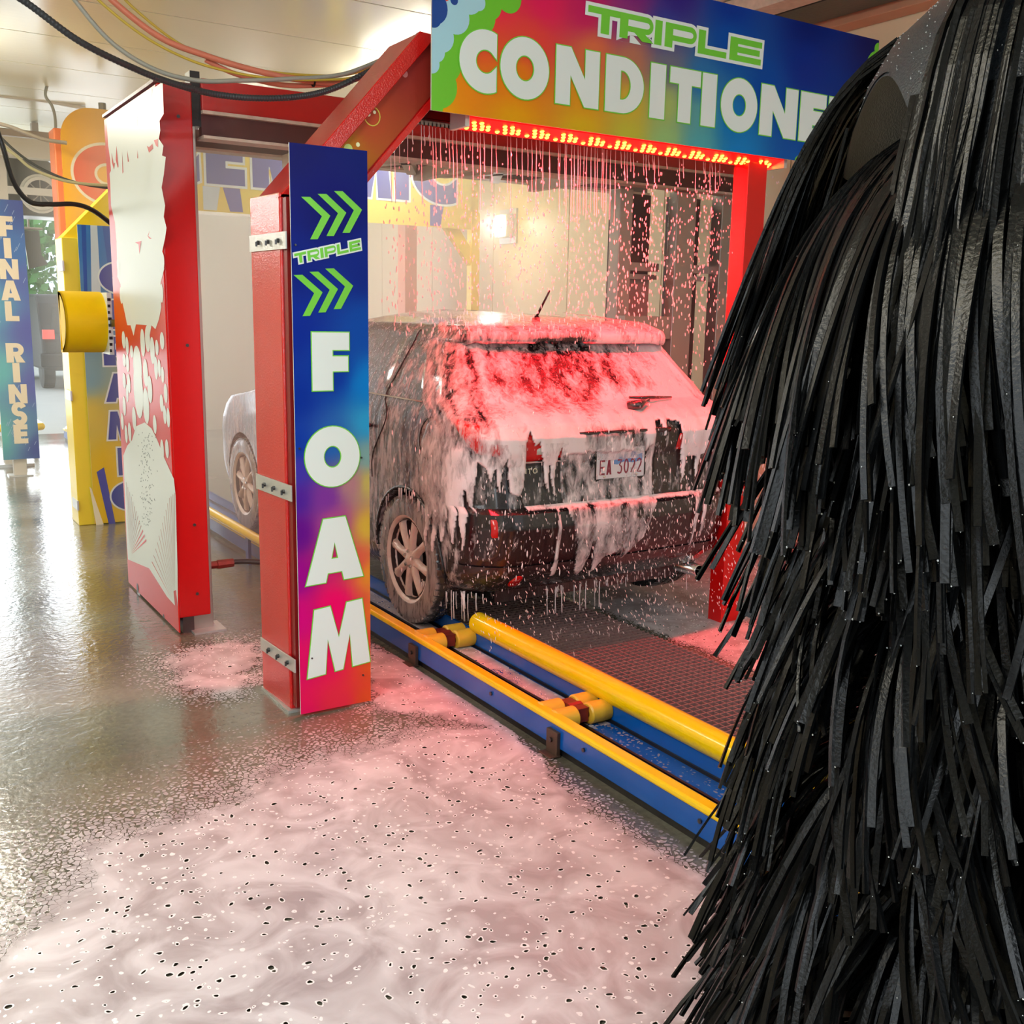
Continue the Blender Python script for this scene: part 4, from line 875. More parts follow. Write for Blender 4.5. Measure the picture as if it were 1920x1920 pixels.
TYRE = film_paint('wet_tyre', (.03, .028, .03), (.45, .38, .38)); RIM = mat('soapy_alloy', rgb(226, 206, 200), .3, .1, bump=.4, bscale=60, var=.12, vscale=20)
PLAST = film_paint('black_plastic', (.02, .018, .02), (.6, .5, .52)); SEAM = mat('panel_gap', (.006, .005, .006), .6); CHROME = mat('chrome', rgb(220, 215, 215), .12, .95)
RIMD = mat('wheel_barrel_dark', rgb(70, 55, 55), .5, bump=.2, bscale=40)
T_z  = [.20, .28, .36, .45, .60, .675, .70, .80, .90, .97, 1.03, 1.08, 1.12, 1.17, 1.30, 1.42, 1.465, 1.48, 1.51, 1.55, 1.585, 1.61, 1.622, 1.63]
T_yr = [.42, .16, .07, .03, .00, .010, .050, .065, .07, .055, .05, .07, .13, .25, .385, .50, .535, .46, .455, .56, .85, 1.2, 1.5, 1.8]
T_w  = [.78, .85, .87, .88, .885, .885, .885, .885, .883, .88, .873, .862, .85, .83, .765, .70, .675, .67, .655, .61, .50, .36, .24, .10]
T_yf = [3.9, 4.2, 4.26, 4.28, 4.28, 4.27, 4.27, 4.22, 4.12, 3.98, 3.55, 3.3, 3.2, 3.05, 2.8, 2.5, 2.40, 2.36, 2.28, 2.15, 2.02, 1.95, 1.93, 1.9]
T_r  = [.26, .28, .30, .30, .30, .29, .28, .27, .26, .25, .24, .23, .22, .20, .17, .15, .14, .14, .14, .14, .14, .12, .10, .05]
def prof(z):
    return tuple(float(np.interp(z, T_z, t)) for t in (T_yr, T_w, T_yf, T_r))
def SP(s, z):
    """car surface: s in [-5,5]: 0 rear centre, 1 corner start, 2 side start, 3 side end, 4 front corner end"""
    yr, w, yf, r = prof(z); sg = -1 if s < 0 else 1; a = abs(s); xr = w-r; bow = .05
    y1 = yr+bow*(xr/w)**2; yfm = yf-.12
    ry = min(r*1.0, (yf-yr)*.4)
    if a <= 1: x = a*xr; y = yr+bow*(x/w)**2
    elif a <= 2: th = (a-1)*PI/2; x = xr+r*math.sin(th); y = y1+ry*(1-math.cos(th))
    elif a <= 3: x = w; y = (y1+ry)+(a-2)*((yfm-ry)-(y1+ry))
    elif a <= 4: th = (a-3)*PI/2; x = xr+r*math.cos(th); y = yfm-ry+ry*math.sin(th)
    else: q = 5-a; x = q*xr; y = yfm+.10*(1-q*q)
    g = 1-.03*abs((y-2.1)/2.1)**3
    return Vector((sg*x*g, y, z))
def s_of_y(y, z, sg=-1):
    yr, w, yf, r = prof(z); y1 = yr+.05*((w-r)/w)**2; ry = min(r, (yf-yr)*.4); a = y1+ry; b = yf-.12-ry
    if y >= a: return sg*(2+min(1, (y-a)/(b-a)))
    return sg*(1+math.acos(max(-1, min(1, 1-(y-y1)/ry)))/(PI/2)) if y > y1 else sg*1.0
def s_of_x(x, z):
    yr, w, yf, r = prof(z); xr = w-r; a = abs(x); sg = -1 if x < 0 else 1
    if a <= xr: return sg*a/xr
    return sg*(1+math.asin(min(1, (a-xr)/r))/(PI/2))
def SN(s, z, e=.01):
    a = SP(s+e, z)-SP(s-e, z); b = SP(s, min(1.63, z+e))-SP(s, max(.2, z-e)); n = a.cross(b); n.normalize()
    c = SP(s, z)-Vector((0, 2.1, .8))
    return n if n.dot(c) > 0 else -n
def patch(corner, off, nu=16, nv=10, k=.35, thick=0.0):
    """corner: 4 (s,z) points BL, BR, TR, TL; grid laid on the car surface, rounded corners"""
    rows = []
    for j in range(nv+1):
        row = []
        for i in range(nu+1):
            u = 2*i/nu-1; v = 2*j/nv-1; uu = u*math.sqrt(1-k*v*v/2); vv = v*math.sqrt(1-k*u*u/2); a = (uu+1)/2; b = (vv+1)/2
            BL, BR, TR, TL = corner
            s = (BL[0]*(1-a)+BR[0]*a)*(1-b)+(TL[0]*(1-a)+TR[0]*a)*b; z = (BL[1]*(1-a)+BR[1]*a)*(1-b)+(TL[1]*(1-a)+TR[1]*a)*b
            edge = (abs(u) > .999 or abs(v) > .999)
            row.append(SP(s, z)+SN(s, z)*(off-(thick if edge else 0)))
        rows.append(row)
    return rows
def outl(corner, n=14, k=.35):
    g = patch(corner, .0, n, n, k); return g[0]+[r[-1] for r in g[1:]]+g[-1][::-1][1:]+[r[0] for r in g[::-1][1:]]
def set_film(o, fn):
    me = o.data; a = me.attributes.new('film', 'FLOAT', 'POINT'); a.data.foreach_set('value', [fn(v.co) for v in me.vertices])
def film_at(p):
    side = abs(p.x) > .62
    if p.y > 2.6: return .45
    if p.z > 1.50: return .30
    if side and p.y > .25: return .46+.12*math.sin(p.z*3)
    if p.z < .70: return .05
    return .22
def car_body(root, detail=True, paint=PAINT, glass=GLASSD):
    zs = sorted(set([round(z, 4) for z in np.concatenate([np.linspace(.20, 1.47, 52), np.linspace(1.475, 1.63, 18)])]+T_z))
    ss = list(np.linspace(-1, 1, 25)); ss += list(np.linspace(1, 2, 11)[1:]); ss += list(np.linspace(2, 3, 61)[1:]); ss += list(np.linspace(3, 4, 8)[1:]); ss += list(np.linspace(4, 5, 8)[1:])
    ring = ss+[-s for s in ss[25:-1][::-1]]
    rows = [[SP(s, z) for s in ring] for z in zs]
    mb = MB().grid(rows, wrap=True); n = len(ring); top = (len(zs)-1)*n
    mb.f.append(tuple(top+i for i in range(n))); mb.m.append(0); mb.f.append(tuple(range(n))[::-1]); mb.m.append(0)
    me = mb.mesh('body', paint); tmp = bpy.data.objects.new('tmp', me); COL.objects.link(tmp)
    cuts = []
    for wy in (.735, 3.405):
        c = MB().lathe([(0, -1.2), (.375, -1.2), (.375, -.60), (0, -.60)], (0, wy, .345), (1, 0, 0), 48).lathe([(0, .60), (.375, .60), (.375, 1.2), (0, 1.2)], (0, wy, .345), (1, 0, 0), 48)
        cm = c.mesh('cut', paint); bm = bmesh.new(); bm.from_mesh(cm); bmesh.ops.remove_doubles(bm, verts=bm.verts, dist=1e-5); bmesh.ops.recalc_face_normals(bm, faces=bm.faces); bm.to_mesh(cm); bm.free()
        co = bpy.data.objects.new('cut', cm); COL.objects.link(co); cuts.append(co)
        md = tmp.modifiers.new('b', 'BOOLEAN'); md.object = co; md.operation = 'DIFFERENCE'; md.solver = 'EXACT'
    bm = bmesh.new(); bm.from_mesh(me); bmesh.ops.recalc_face_normals(bm, faces=bm.faces); bm.to_mesh(me); bm.free()
    dg_ = bpy.context.evaluated_depsgraph_get(); nm = bpy.data.meshes.new_from_object(tmp.evaluated_get(dg_))
    for co in cuts: bpy.data.objects.remove(co)
    bpy.data.objects.remove(tmp)
    nm.name = 'body'; nm.polygons.foreach_set('use_smooth', [True]*len(nm.polygons)); nm.set_sharp_from_angle(angle=math.radians(38))
    nm.materials.clear(); nm.materials.append(paint)
    body = link('body', nm, root, local=True); set_film(body, film_at)
    def P(name, corner, off, m, nu=16, nv=10, k=.35, par=None, thick=.006):
        o = link(name, MB().grid(patch(corner, off, nu, nv, k, thick)).mesh(name, m, True), par or root, local=True); set_film(o, film_at); return o
    sy = lambda y, z, sg: (s_of_y(y, z, sg), z)
    sx = lambda x, z: (s_of_x(x, z), z)
    P('rear_glass', [sx(-.60, 1.145), sx(.60, 1.145), sx(.575, 1.445), sx(-.575, 1.445)], .004, glass, 30, 12, .18)
    for sg in (-1, 1):
        P('quarter_glass', [sy(.62, 1.175, sg), sy(1.03, 1.185, sg), sy(.99, 1.47, sg), sy(.83, 1.44, sg)], .004, glass, 12, 10, .25)
        P('door_glass', [sy(1.07, 1.185, sg), sy(1.80, 1.17, sg), sy(1.80, 1.52, sg), sy(1.04, 1.49, sg)], .004, glass, 16, 10, .12)
        P('door_glass', [sy(1.87, 1.17, sg), sy(2.86, 1.15, sg), sy(2.35, 1.50, sg), sy(1.87, 1.52, sg)], .004, glass, 16, 10, .12)
        t1 = P('tail_lamp', [(sg*s_of_x(.52, .93), .93), (sg*1.55, .96), (sg*2.05, 1.13), (sg*s_of_x(.50, 1.06), 1.06)], .006, LAMPR, 22, 10, .15)
    P('windscreen', [(4.02, 1.12), (-4.02+0, 1.12), (-4.05, 1.44), (4.05, 1.44)] if False else [(4.1, 1.13), (4.9, 1.13), (4.9, 1.46), (4.1, 1.46)], .004, glass)
    if not detail: return body
    g1 = MB()
    def line(name, pts, r, m=SEAM, par=body):
        return link(name, MB().tube([SP(s, z)+SN(s, z)*.0005 for s, z in pts], r, 5, False).mesh(name, m), par, local=True)
    def seg(p, q, n=14): return [(p[0]+(q[0]-p[0])*i/n, p[1]+(q[1]-p[1])*i/n) for i in range(n+1)]
    line('hatch_gap', seg((-1.38, 1.08), (-1.32, 1.44)), .0045); line('hatch_gap', seg((1.38, 1.08), (1.32, 1.44)), .0045)
    line('hatch_gap', seg(sx(-.60, .70), sx(.60, .70), 24), .006)
    line('hatch_gap', seg(sx(-.60, .70), sx(-.66, .93)), .0035); line('hatch_gap', seg(sx(.60, .70), sx(.66, .93)), .0035)
    for sg in (-1, 1):
        yz = [(1.03, 1.52), (1.06, 1.30), (1.08, 1.17), (1.00, 1.05), (1.13, .85), (1.14, .72)]
        line('door_gap', [sy(y_, z_, sg) for y_, z_ in smooth_2d(yz)], .004)
        line('door_gap', [sy(y_, z_, sg) for y_, z_ in smooth_2d([(1.83, 1.52), (1.84, 1.2), (1.86, .8), (1.86, .36)])], .004)
        line('belt_trim', [sy(y_, 1.168, sg) for y_ in np.linspace(.66, 2.8, 30)], .006, CHROME)
        line('bumper_gap', [sy(y_, z_, sg) for y_, z_ in smooth_2d([(.20, .93), (.28, .80), (.36, .68)])], .003)
        hd = MB().tube([SP(*sy(1.16, 1.0, sg))+Vector((sg*.005, 0, 0)), SP(*sy(1.18, 1.0, sg))+Vector((sg*.035, 0, 0)), SP(*sy(1.34, .995, sg))+Vector((sg*.035, 0, 0)), SP(*sy(1.36, .995, sg))+Vector((sg*.005, 0, 0))], .011, 8)
        link('door_handle', hd.mesh('door_handle', PAINT, True), root, local=True)
        # wheel arch lip
        lip = MB().tube([Vector((sg*(float(np.interp(.345+.378*math.sin(a), T_z, T_w))*.999-.003), .735+.378*math.cos(a), .345+.378*math.sin(a))) for a in np.linspace(.0, PI, 30)], .008, 6)
        link('arch_lip', lip.mesh('arch_lip', PLAST, True), root, local=True)
    o = P('fuel_door', [sy(.43, .90, -1), sy(.60, .90, -1), sy(.60, 1.10, -1), sy(.43, 1.10, -1)], .003, PAINT, 12, 12, 1.0)
    line('fuel_gap', [sy(.515+.092*math.cos(a), 1.0+.105*math.sin(a), -1) for a in np.linspace(0, 2*PI, 30)], .0028)
    # lamps on the hatch
    for sg in (-1, 1):
        il = P('inner_lamp', [sx(sg*.635, .915), sx(sg*.36, .935), sx(sg*.38, 1.02), sx(sg*.64, 1.05)], .008, LAMPR, 12, 8, .15)
        P('clear_lens', [sx(sg*.54, .952), sx(sg*.44, .952), sx(sg*.44, .99), sx(sg*.54, .99)], .012, LAMPC, 6, 4, .1, il)
    link('lamp_trim', MB().tube([SP(*sx(x, .918))+Vector((0, -.008, 0)) for x in np.linspace(-.64, -.36, 12)], .004, 5).mesh('lamp_trim', CHROME), root, local=True)
    # number plate with recess
    P('plate_recess', [sx(-.27, .79), sx(.27, .79), sx(.24, 1.0), sx(-.24, 1.0)], .002, SEAM, 10, 6, .15)
    pl = link('number_plate', MB().box((-.172, .054, .808), (.135, .060, .966)).mesh('number_plate', mat('plate_white', rgb(225, 222, 228), .3, var=.04)), root, local=True)
    fr_ = MB().box((-.180, .052, .800), (.143, .062, .812)).box((-.180, .052, .966), (.143, .062, .974)).box((-.180, .052, .812), (-.172, .062, .966)).box((.135, .052, .812), (.143, .062, .966))
    link('plate_frame', fr_.mesh('plate_frame', BLACKM), pl, local=True)
    bs = [o for o in (link('plate_bolt', MB().lathe([(0, .003), (.007, .002), (.007, 0)], (x, .054, z), (0, -1, 0), 10).mesh('plate_bolt', CHROME), pl, local=True) for x in (-.12, .085) for z in (.823, .951))]
    mb = MB(); P_ = [(-.07, .885), (-.05, .925), (-.01, .93), (.03, .93), (.06, .945), (.09, .925), (.12, .93), (.12, .895), (.06, .885), (0, .893), (-.04, .88)]
    flat(mb, [orient(P_, True)], (0, .054, 0), (1, 0, 0), (0, 0, 1), (0, -1, 0), .0003, .0003, 0); link('blue_print', mb.mesh('blue_print', mat('plate_blue', rgb(110, 150, 205), .4)), pl, local=True)
    PT = mat('plate_text', rgb(140, 50, 70), .4); x = -.150
    for c in 'EA 3022':
        if c == ' ': x += .026; continue
        W_, lps = glyph(c, .12, .12); ww = .032; k_ = ww/W_
        mb = MB(); flat(mb, [orient([(p[0]*k_, p[1]*.075) for p in lp], i == 0) for i, lp in enumerate(lps)], (x, .054, .832), (1, 0, 0), (0, 0, 1), (0, -1, 0), .0006, .0008, 0)
        link('plate_character', mb.mesh('plate_character', PT), pl, local=True); x += ww+.010
    x = -.60
    for c in 'INTOWNE':
        W_, lps = glyph(c, .22, .2); k_ = .026; mb = MB()
        pp = SP(*sx(x, .86)); flat(mb, [orient([(p[0]*k_, p[1]*k_) for p in lp], i == 0) for i, lp in enumerate(lps)], (x, pp.y-.001, .862), (1, 0, .0), (0, 0, 1), (0, -1, 0), 0, .003, 0)
        link('badge_letter', mb.mesh('badge_letter', CHROME), root, local=True); x += W_*k_+.006
    # rear wiper and third lamp
    wp = MB().tube([(.10, .16, 1.155), (.14, .12, 1.17), (.24, .17, 1.185)], [.03, .026, .012], 8).tube([(.14, .20, 1.20), (.30, .205, 1.195), (.46, .24, 1.19)], [.008, .011, .006], 6)
    link('rear_wiper', wp.mesh('rear_wiper', PLAST, True), root, local=True)
    hg = MB().tube([SP(*sx(x, 1.045))+Vector((0, -.012, 0)) for x in np.linspace(-.30, .30, 20)], .014, 8)
    link('hatch_garnish', hg.mesh('hatch_garnish', PAINT, True), root, local=True)
    link('brake_light', MB().box((-.13, .462, 1.487), (.13, .49, 1.503)).mesh('brake_light', LAMPR), root, local=True)
    # antenna
    an = link('antenna', MB().lathe([(0, .022), (.012, .02), (.026, 0), (.028, -.012)], (-.05, .80, 1.585), (0, 0, 1), 16).tube([(-.05, .80, 1.60), (-.035, .70, 1.74)], [.007, .005], 8).mesh('antenna', BLACKM, True), root, local=True)
    # lower bumper, reflectors, tow eye, exhaust, underbody
    lb_ = P('lower_bumper', [(-1.85, .23), (1.85, .23), (1.85, .415), (-1.85, .415)], .012, PLAST, 60, 6, .02)
    for sg in (-1, 1):
        fl = P('fog_lamp', [(sg*1.02, .30), (sg*1.16, .30), (sg*1.16, .37), (sg*1.02, .37)], .018, LAMPR, 8, 8, 1.0)
        P('reflector', [(sg*1.36, .56), (sg*1.44, .56), (sg*1.44, .66), (sg*1.36, .66)], .004, LAMPR, 6, 6, .3)
    for x in (-.30, -.42): link('bumper_clip', MB().lathe([(0, .004), (.008, .002), (.008, -.004)], SP(*sx(x, .33))+Vector((0, -.012, 0)), (0, -1, 0), 10).mesh('bumper_clip', CHROME), root, local=True)
    link('exhaust', MB().lathe([(.03, -.02), (.036, -.02), (.036, .3)], (.62, .14, .235), (0, 1, 0), 20).mesh('exhaust', CHROME, True), root, local=True)
    ub = MB().box((-.60, .30, .17), (.60, 4.0, .26)).box((-.5, .45, .13), (.5, .70, .18)).tube([(-.7, .735, .33), (.7, .735, .33)], .035, 8)
    link('underbody', ub.mesh('underbody', PLAST), root, local=True)
    return body
def smooth_2d(P, n=6):
    return [(v.x, v.y) for v in smooth_path([(a, b, 0) for a, b in P], n)]
def wheel_meshes():
    R_ = .340; W2 = .108
    prof_ = [(.225, -W2+.012), (.235, -W2), (.30, -W2-.004), (.325, -W2+.006), (R_-.003, -W2+.03), (R_, -W2+.05), (R_, W2-.05), (R_-.003, W2-.03), (.325, W2-.006), (.30, W2+.004), (.235, W2), (.225, W2-.012)]
    mb = MB().lathe(prof_, (0, 0, 0), (1, 0, 0), 56)
    for k in range(56):
        a = 2*PI*k/56
        for j, (xa, xb) in enumerate([(-W2+.004, -.06), (-.05, -.012), (.0, .04), (.05, W2-.004)]):
            a2 = a+(.02 if j % 2 else 0); cr, sr = math.cos(a2), math.sin(a2); t = Vector((0, -sr, cr)); d = Vector((0, cr, sr)); q = t*.0135
            r0 = R_-.012 if j in (0, 3) else R_-.004; r1 = R_+.004
            v = [Vector((x_, 0, 0))+d*r_+t_ for x_ in (xa, xb) for r_ in (r0-(.01 if j in (0, 3) else 0), r1-(.008 if (x_ in (-W2+.004, W2-.004)) else 0)) for t_ in (-q, q)]
            mb.add(v, [(0, 1, 3, 2), (4, 6, 7, 5), (0, 4, 5, 1), (2, 3, 7, 6), (0, 2, 6, 4), (1, 5, 7, 3)])
    tyre = mb.mesh('tyre', TYRE, True, 40)
    rim = MB().lathe([(.205, -.06), (.212, -W2+.03), (.222, -W2+.006), (.234, -W2+.002), (.236, -W2+.012)], (0, 0, 0), (1, 0, 0), 48).mesh('rim', RIM, True, 50)
    barrel = MB().lathe([(.0, -.02), (.21, -.02), (.208, -.095)], (0, 0, 0), (1, 0, 0), 40).lathe([(.205, -.02), (.205, W2-.01)], (0, 0, 0), (1, 0, 0), 40).mesh('barrel', RIMD, True, 40)
    sp = MB(); xo = -W2+.022
    pts = [(.045, .030, .0), (.09, .022, -.004), (.14, .020, -.004), (.19, .027, .0), (.224, .040, .006)]
    vs = []; fs = []
    for r_, h_, dx in pts:
        for (x_, t_) in ((xo+dx, -h_*.7), (xo+dx-.008, 0), (xo+dx, h_*.7), (xo+dx+.022, h_), (xo+dx+.022, -h_)): vs.append((x_, t_, r_))
    for i in range(len(pts)-1):
        for k in range(5): k2 = (k+1) % 5; fs.append((i*5+k, i*5+k2, (i+1)*5+k2, (i+1)*5+k))
    sp.add(vs, fs); spoke = sp.mesh('spoke', RIM, True, 50)
    hub = MB().lathe([(0, -W2+.006), (.022, -W2+.007), (.03, -W2+.014), (.055, -W2+.020), (.062, -.04)], (0, 0, 0), (1, 0, 0), 28).mesh('hub', RIM, True, 40)
    nut = MB().lathe([(0, -.012), (.009, -.012), (.011, 0)], (-W2+.018, 0, .042), (1, 0, 0), 6).mesh('nut', CHROME)
    return tyre, rim, barrel, spoke, hub, nut
WM = wheel_meshes()
for me_ in (WM[0],):
    a = me_.attributes.new('film', 'FLOAT', 'POINT'); a.data.foreach_set('value', [.72 if v.co.x < -.09 else .15 for v in me_.vertices])
def wheel(root, x, y, z, side):
    w_ = link('wheel', WM[0], root, local=True); w_.location = (x, y, z)
    if side > 0: w_.rotation_euler = (0, 0, PI)
    link('rim', WM[1], w_, local=True); link('barrel', WM[2], w_, local=True); link('hub', WM[4], w_, local=True)
    for k in range(8): o = link('spoke', WM[3], w_, local=True); o.rotation_euler = (2*PI*k/8+.2, 0, 0)
    for k in range(5): o = link('nut', WM[5], w_, local=True); o.rotation_euler = (2*PI*k/5, 0, 0)
CS = .95; CX, CYY, CZZ = 3.08, 3.76, .065
car = thing('car', 'dark hatchback-style SUV covered in pink-lit soap foam on the conveyor', 'car', (CX, CYY, CZZ)); car.scale = (CS, CS, CS)
body = car_body(car)
for sx_, wx in ((-1, -.772), (1, .772)):
    for wy in (.735, 3.405): wheel(car, wx, wy, .340, sx_)
# ------------- distant SUV outside the exit, its own boxier shape
sv = thing('car', 'black SUV with red tail light far outside beyond the blue rinse sign', 'car', (4.0, 21.2, 0))
BP = mat('suv_paint', rgb(34, 32, 32), .4); SG = mat('suv_glass', rgb(40, 44, 38), .2)
pr_ = [(0, .35), (.02, .95), (.12, 1.05), (.32, 1.62), (.5, 1.78), (2.6, 1.80), (3.3, 1.2), (4.4, 1.05), (4.6, .8), (4.6, .35)]
sb = MB().prism([(3.05, 21.2+a, b) for a, b in pr_], (1.9, 0, 0)).build('body', BP, sv, bevel=.06)
MB().prism([(3.22, 21.355, 1.10), (4.78, 21.355, 1.10), (4.70, 21.50, 1.55), (3.30, 21.50, 1.55)], (0, -.035, 0)).build('rear_glass', SG, sv)
tl_ = mat('tail_on', rgb(230, 40, 40), .3, emis=(1, .08, .06), estr=1.6)
for x in (3.07, 4.73): MB().box((x, 21.17, .95), (x+.2, 21.25, 1.12)).build('tail_lamp', tl_, sv)
MB().box((3.7, 21.42, 1.66), (4.3, 21.5, 1.72)).build('brake_light', tl_, sv)
MB().box((3.8, 21.16, .75), (4.2, 21.2, .92)).build('number_plate', LGRAY, sv)
MB().box((3.0, 21.12, .42), (5.0, 21.3, .68)).build('bumper', BLACKM, sv, bevel=.03)
for x in (3.1, 4.65):
    for yy in (22.0, 24.9): MB().lathe([(0, 0), (.2, 0), (.36, .02), (.36, .22), (0, .22)], (x, yy, .34), (1, 0, 0), 24).build('wheel', BLACKM, sv)
# ================================================================== soap foam
def foam_mat(name, col, holes=True):
    m = mat(name, col, .45, spec=.4); nt = m.node_tree; L = nt.links; b = nt.nodes['Principled BSDF']
    at = nt.nodes.new('ShaderNodeAttribute'); at.attribute_name = 'dens'
    tc = nt.nodes.new('ShaderNodeTexCoord'); mp = nt.nodes.new('ShaderNodeMapping'); mp.inputs['Scale'].default_value = (1, 1, .35); L.new(tc.outputs['Object'], mp.inputs[0])
    n1 = nt.nodes.new('ShaderNodeTexNoise'); n1.inputs['Scale'].default_value = 34; n1.inputs['Detail'].default_value = 7; n1.inputs['Roughness'].default_value = .65; n1.inputs['Distortion'].default_value = .8; L.new(mp.outputs[0], n1.inputs[0])
    mr = nt.nodes.new('ShaderNodeMath'); mr.operation = 'SUBTRACT'; L.new(n1.outputs[0], mr.inputs[0]); mr.inputs[1].default_value = .5
    m2 = nt.nodes.new('ShaderNodeMath'); m2.operation = 'MULTIPLY_ADD'; L.new(mr.outputs[0], m2.inputs[0]); m2.inputs[1].default_value = 2.4; L.new(at.outputs['Fac'], m2.inputs[2]); m2.use_clamp = True
    L.new(m2.outputs[0], b.inputs['Alpha'])
    bp = nt.nodes.new('ShaderNodeBump'); bp.inputs['Strength'].default_value = .5; bp.inputs['Distance'].default_value = .006; L.new(n1.outputs[0], bp.inputs['Height']); L.new(bp.outputs[0], b.inputs['Normal'])
    b.inputs['Subsurface Weight'].default_value = 0.0
    return m
FOAM = foam_mat('car_foam', rgb(240, 226, 230))
zl_q = [-1.60, -1.35, -1.28, -1.25, -1.20, -1.16, -1.13, -1.10, -1.06, -1.02, -.98, -.95, -.92, -.89, -.86, -.82, -.78, -.755, -.73, -.715, -.695, -.675, -.66, -.62, -.58, -.565, -.545, -.52, -.50, -.475, -.457, -.44, -.42, -.40, -.383, -.37, -.2, 0, .12, .175, .19, .23, .25, .27, .36, .38, .405, .42, .45, .49, .51, .53, .555, .57, .59, .70, .85, 1.0, 1.1, 1.25, 1.5]
zl_z = [1.60, 1.45, 1.10, .85, .45, .66, .42, .60, .50, .68, .50, .70, .48, .80, .66, .93, .90, .83, .90, .76, .90, .95, .78, .76, .80, 1.02, 1.06, 1.0, 1.02, .93, .74, .92, .74, .93, .99, .95, .96, .95, .94, .98, 1.08, 1.09, 1.01, 1.08, 1.08, .92, .73, .90, .90, .88, .70, .90, .90, .82, .91, .90, .88, .9, 1.0, 1.3, 1.6]
def s_of_q(q):
    a = abs(q); sg = -1 if q < 0 else 1
    return sg*(a/.6 if a <= .6 else (1+(a-.6)/.45 if a <= 1.05 else 2+(a-1.05)/3.2))
film_top = lambda q: 0
def field(q, z):
    """thickness 0..1 and density of the foam at arc position q, height z"""
    nz = noise.noise((q*9, z*9, 3.1))*.5+noise.noise((q*25, z*14, 9.1))*.25
    zl = float(np.interp(q+.008*noise.noise((z*14, q*4, 1)), zl_q, zl_z))+.012*noise.noise((q*30, 7.7, 0))
    t = 0; d = 0
    if z > zl:
        e = min(1, (z-zl)/.030); t = .45+.55*e
        def ss(v, a_, b_): v = max(0, min(1, (v-a_)/(b_-a_))); return v*v*(3-2*v)
        d = .98+nz*1.2+.35*(abs(z-1.06) < .05)+.3*ss(q, 0, .2); t = .7+nz*.7
        wm = ss(.19-abs(q+.06), -.06, .05)*ss(1.06-z, -.02, .03); d = d*(1-wm)+wm*(.52+nz*1.9)
        wg = ss(z, 1.10, 1.16)*ss(.66-abs(q), -.02, .06)
        dg_ = .05+1.1*max(0, (q+.05))*1.6+1.0*max(0, (1.28-z))*4.2+nz*1.5+.5*max(0, z-1.42)*5+.30*ss(-q, .38, .5)
        d = d*(1-wg)+dg_*wg; t = t*(1-wg)+.4*wg
        ws = ss(z, 1.43, 1.46); d = d*(1-ws)+ws*(.62+nz*1.3-.7*ss(.17-abs(q+.165), -.12, .1)*(1-ss(z, 1.49, 1.51))+.25*min(1, q+.3))
        wc = ss(-q, .62, .80)*ss(z+.10*noise.noise((q*8, z*8, 4)), .84, 1.02); d = d*(1-wc)+wc*(.40+nz*1.9); t = t*(1-wc)+.35*wc
        wq = ss(-q, .96, 1.06)*(1-ss(.55-z, -.05, .05)); d = d*(1-wq)+wq*(.42+nz*1.4-.2*max(0, z-.95)); t = t*(1-wq)+.3*wq
        if z > 1.53: d -= (z-1.53)*14
        edge = (z-zl)/.010
        d *= min(1, .5+edge)
    # translucent film below the plate and below the bumper step
    elif -.38 < q < .19 and z > .69:
        d = .34+nz*1.3+.25*max(0, (z-.85)*6)-(.45 if (-.16 < q < .135 and .81 < z < .90) else 0)+(.3 if (-.10 < q < .0 and .90 < z < .96) else 0)+(.25 if abs(q-.16) < .025 else 0); t = .25
    if abs(z-.693-.006*noise.noise((q*7, 2, 2))) < .009+.012*abs(noise.noise((q*11, 5, 5))) and -.60 < q < .70: d = max(d, 1.0+nz); t = max(t, .5)
    if .33 < z < .68:
        low = float(np.interp(q, [-.38, -.35, -.30, -.26, -.22, -.18, -.13, -.06, 0, .05, .12, .16, .2], [.68, .60, .36, .33, .50, .33, .42, .44, .40, .45, .50, .62, .68]))
        if z > low: d = max(d, .48+nz*1.5+.15*math.sin(q*60)); t = max(t, .28)
        for q0, zb in ((-.44, .35), (.50, .42), (.56, .46)):
            if abs(q-q0) < .010+.006*noise.noise((z*9, q0, 0)) and z > zb: d = max(d, .75+nz); t = max(t, .3)
    return t, d
NQ, NZ = 420, 250
qs = np.linspace(-1.55, 1.25, NQ); zs_ = np.linspace(.32, 1.60, NZ)
T = np.zeros((NZ, NQ)); D = np.zeros((NZ, NQ))
for j, z in enumerate(zs_):
    for i, q in enumerate(qs): T[j, i], D[j, i] = field(q, z)
Ts = T.copy()
for _ in range(2): Ts[1:-1, 1:-1] = (Ts[1:-1, 1:-1]*2+Ts[:-2, 1:-1]+Ts[2:, 1:-1]+Ts[1:-1, :-2]+Ts[1:-1, 2:])/6
vs = []; idx = -np.ones((NZ, NQ), int); dens = []; need = np.zeros((NZ, NQ), bool); faces = []
for j in range(NZ-1):
    for i in range(NQ-1):
        if D[j:j+2, i:i+2].max() > .02: need[j:j+2, i:i+2] = True; faces.append((j, i))
for j, z in enumerate(zs_):
    for i, q in enumerate(qs):
        if need[j, i]:
            s = s_of_q(q); idx[j, i] = len(vs); th = .010+.020*Ts[j, i]*(1+.5*noise.noise((q*16, z*8, 5)))
            vs.append(SP(s, z)+SN(s, z)*th); dens.append(D[j, i])
fs = [(idx[j, i], idx[j, i+1], idx[j+1, i+1], idx[j+1, i]) for j, i in faces]
me = bpy.data.meshes.new('foam'); me.from_pydata([tuple(v) for v in vs], [], fs); me.materials.append(FOAM); me.polygons.foreach_set('use_smooth', [True]*len(me.polygons))
a = me.attributes.new('dens', 'FLOAT', 'POINT'); a.data.foreach_set('value', dens)
fo = link('soap_foam', me, car, local=True); fo['kind'] = 'stuff'; fo['label'] = 'thick pink-lit foam running down the back of the car'
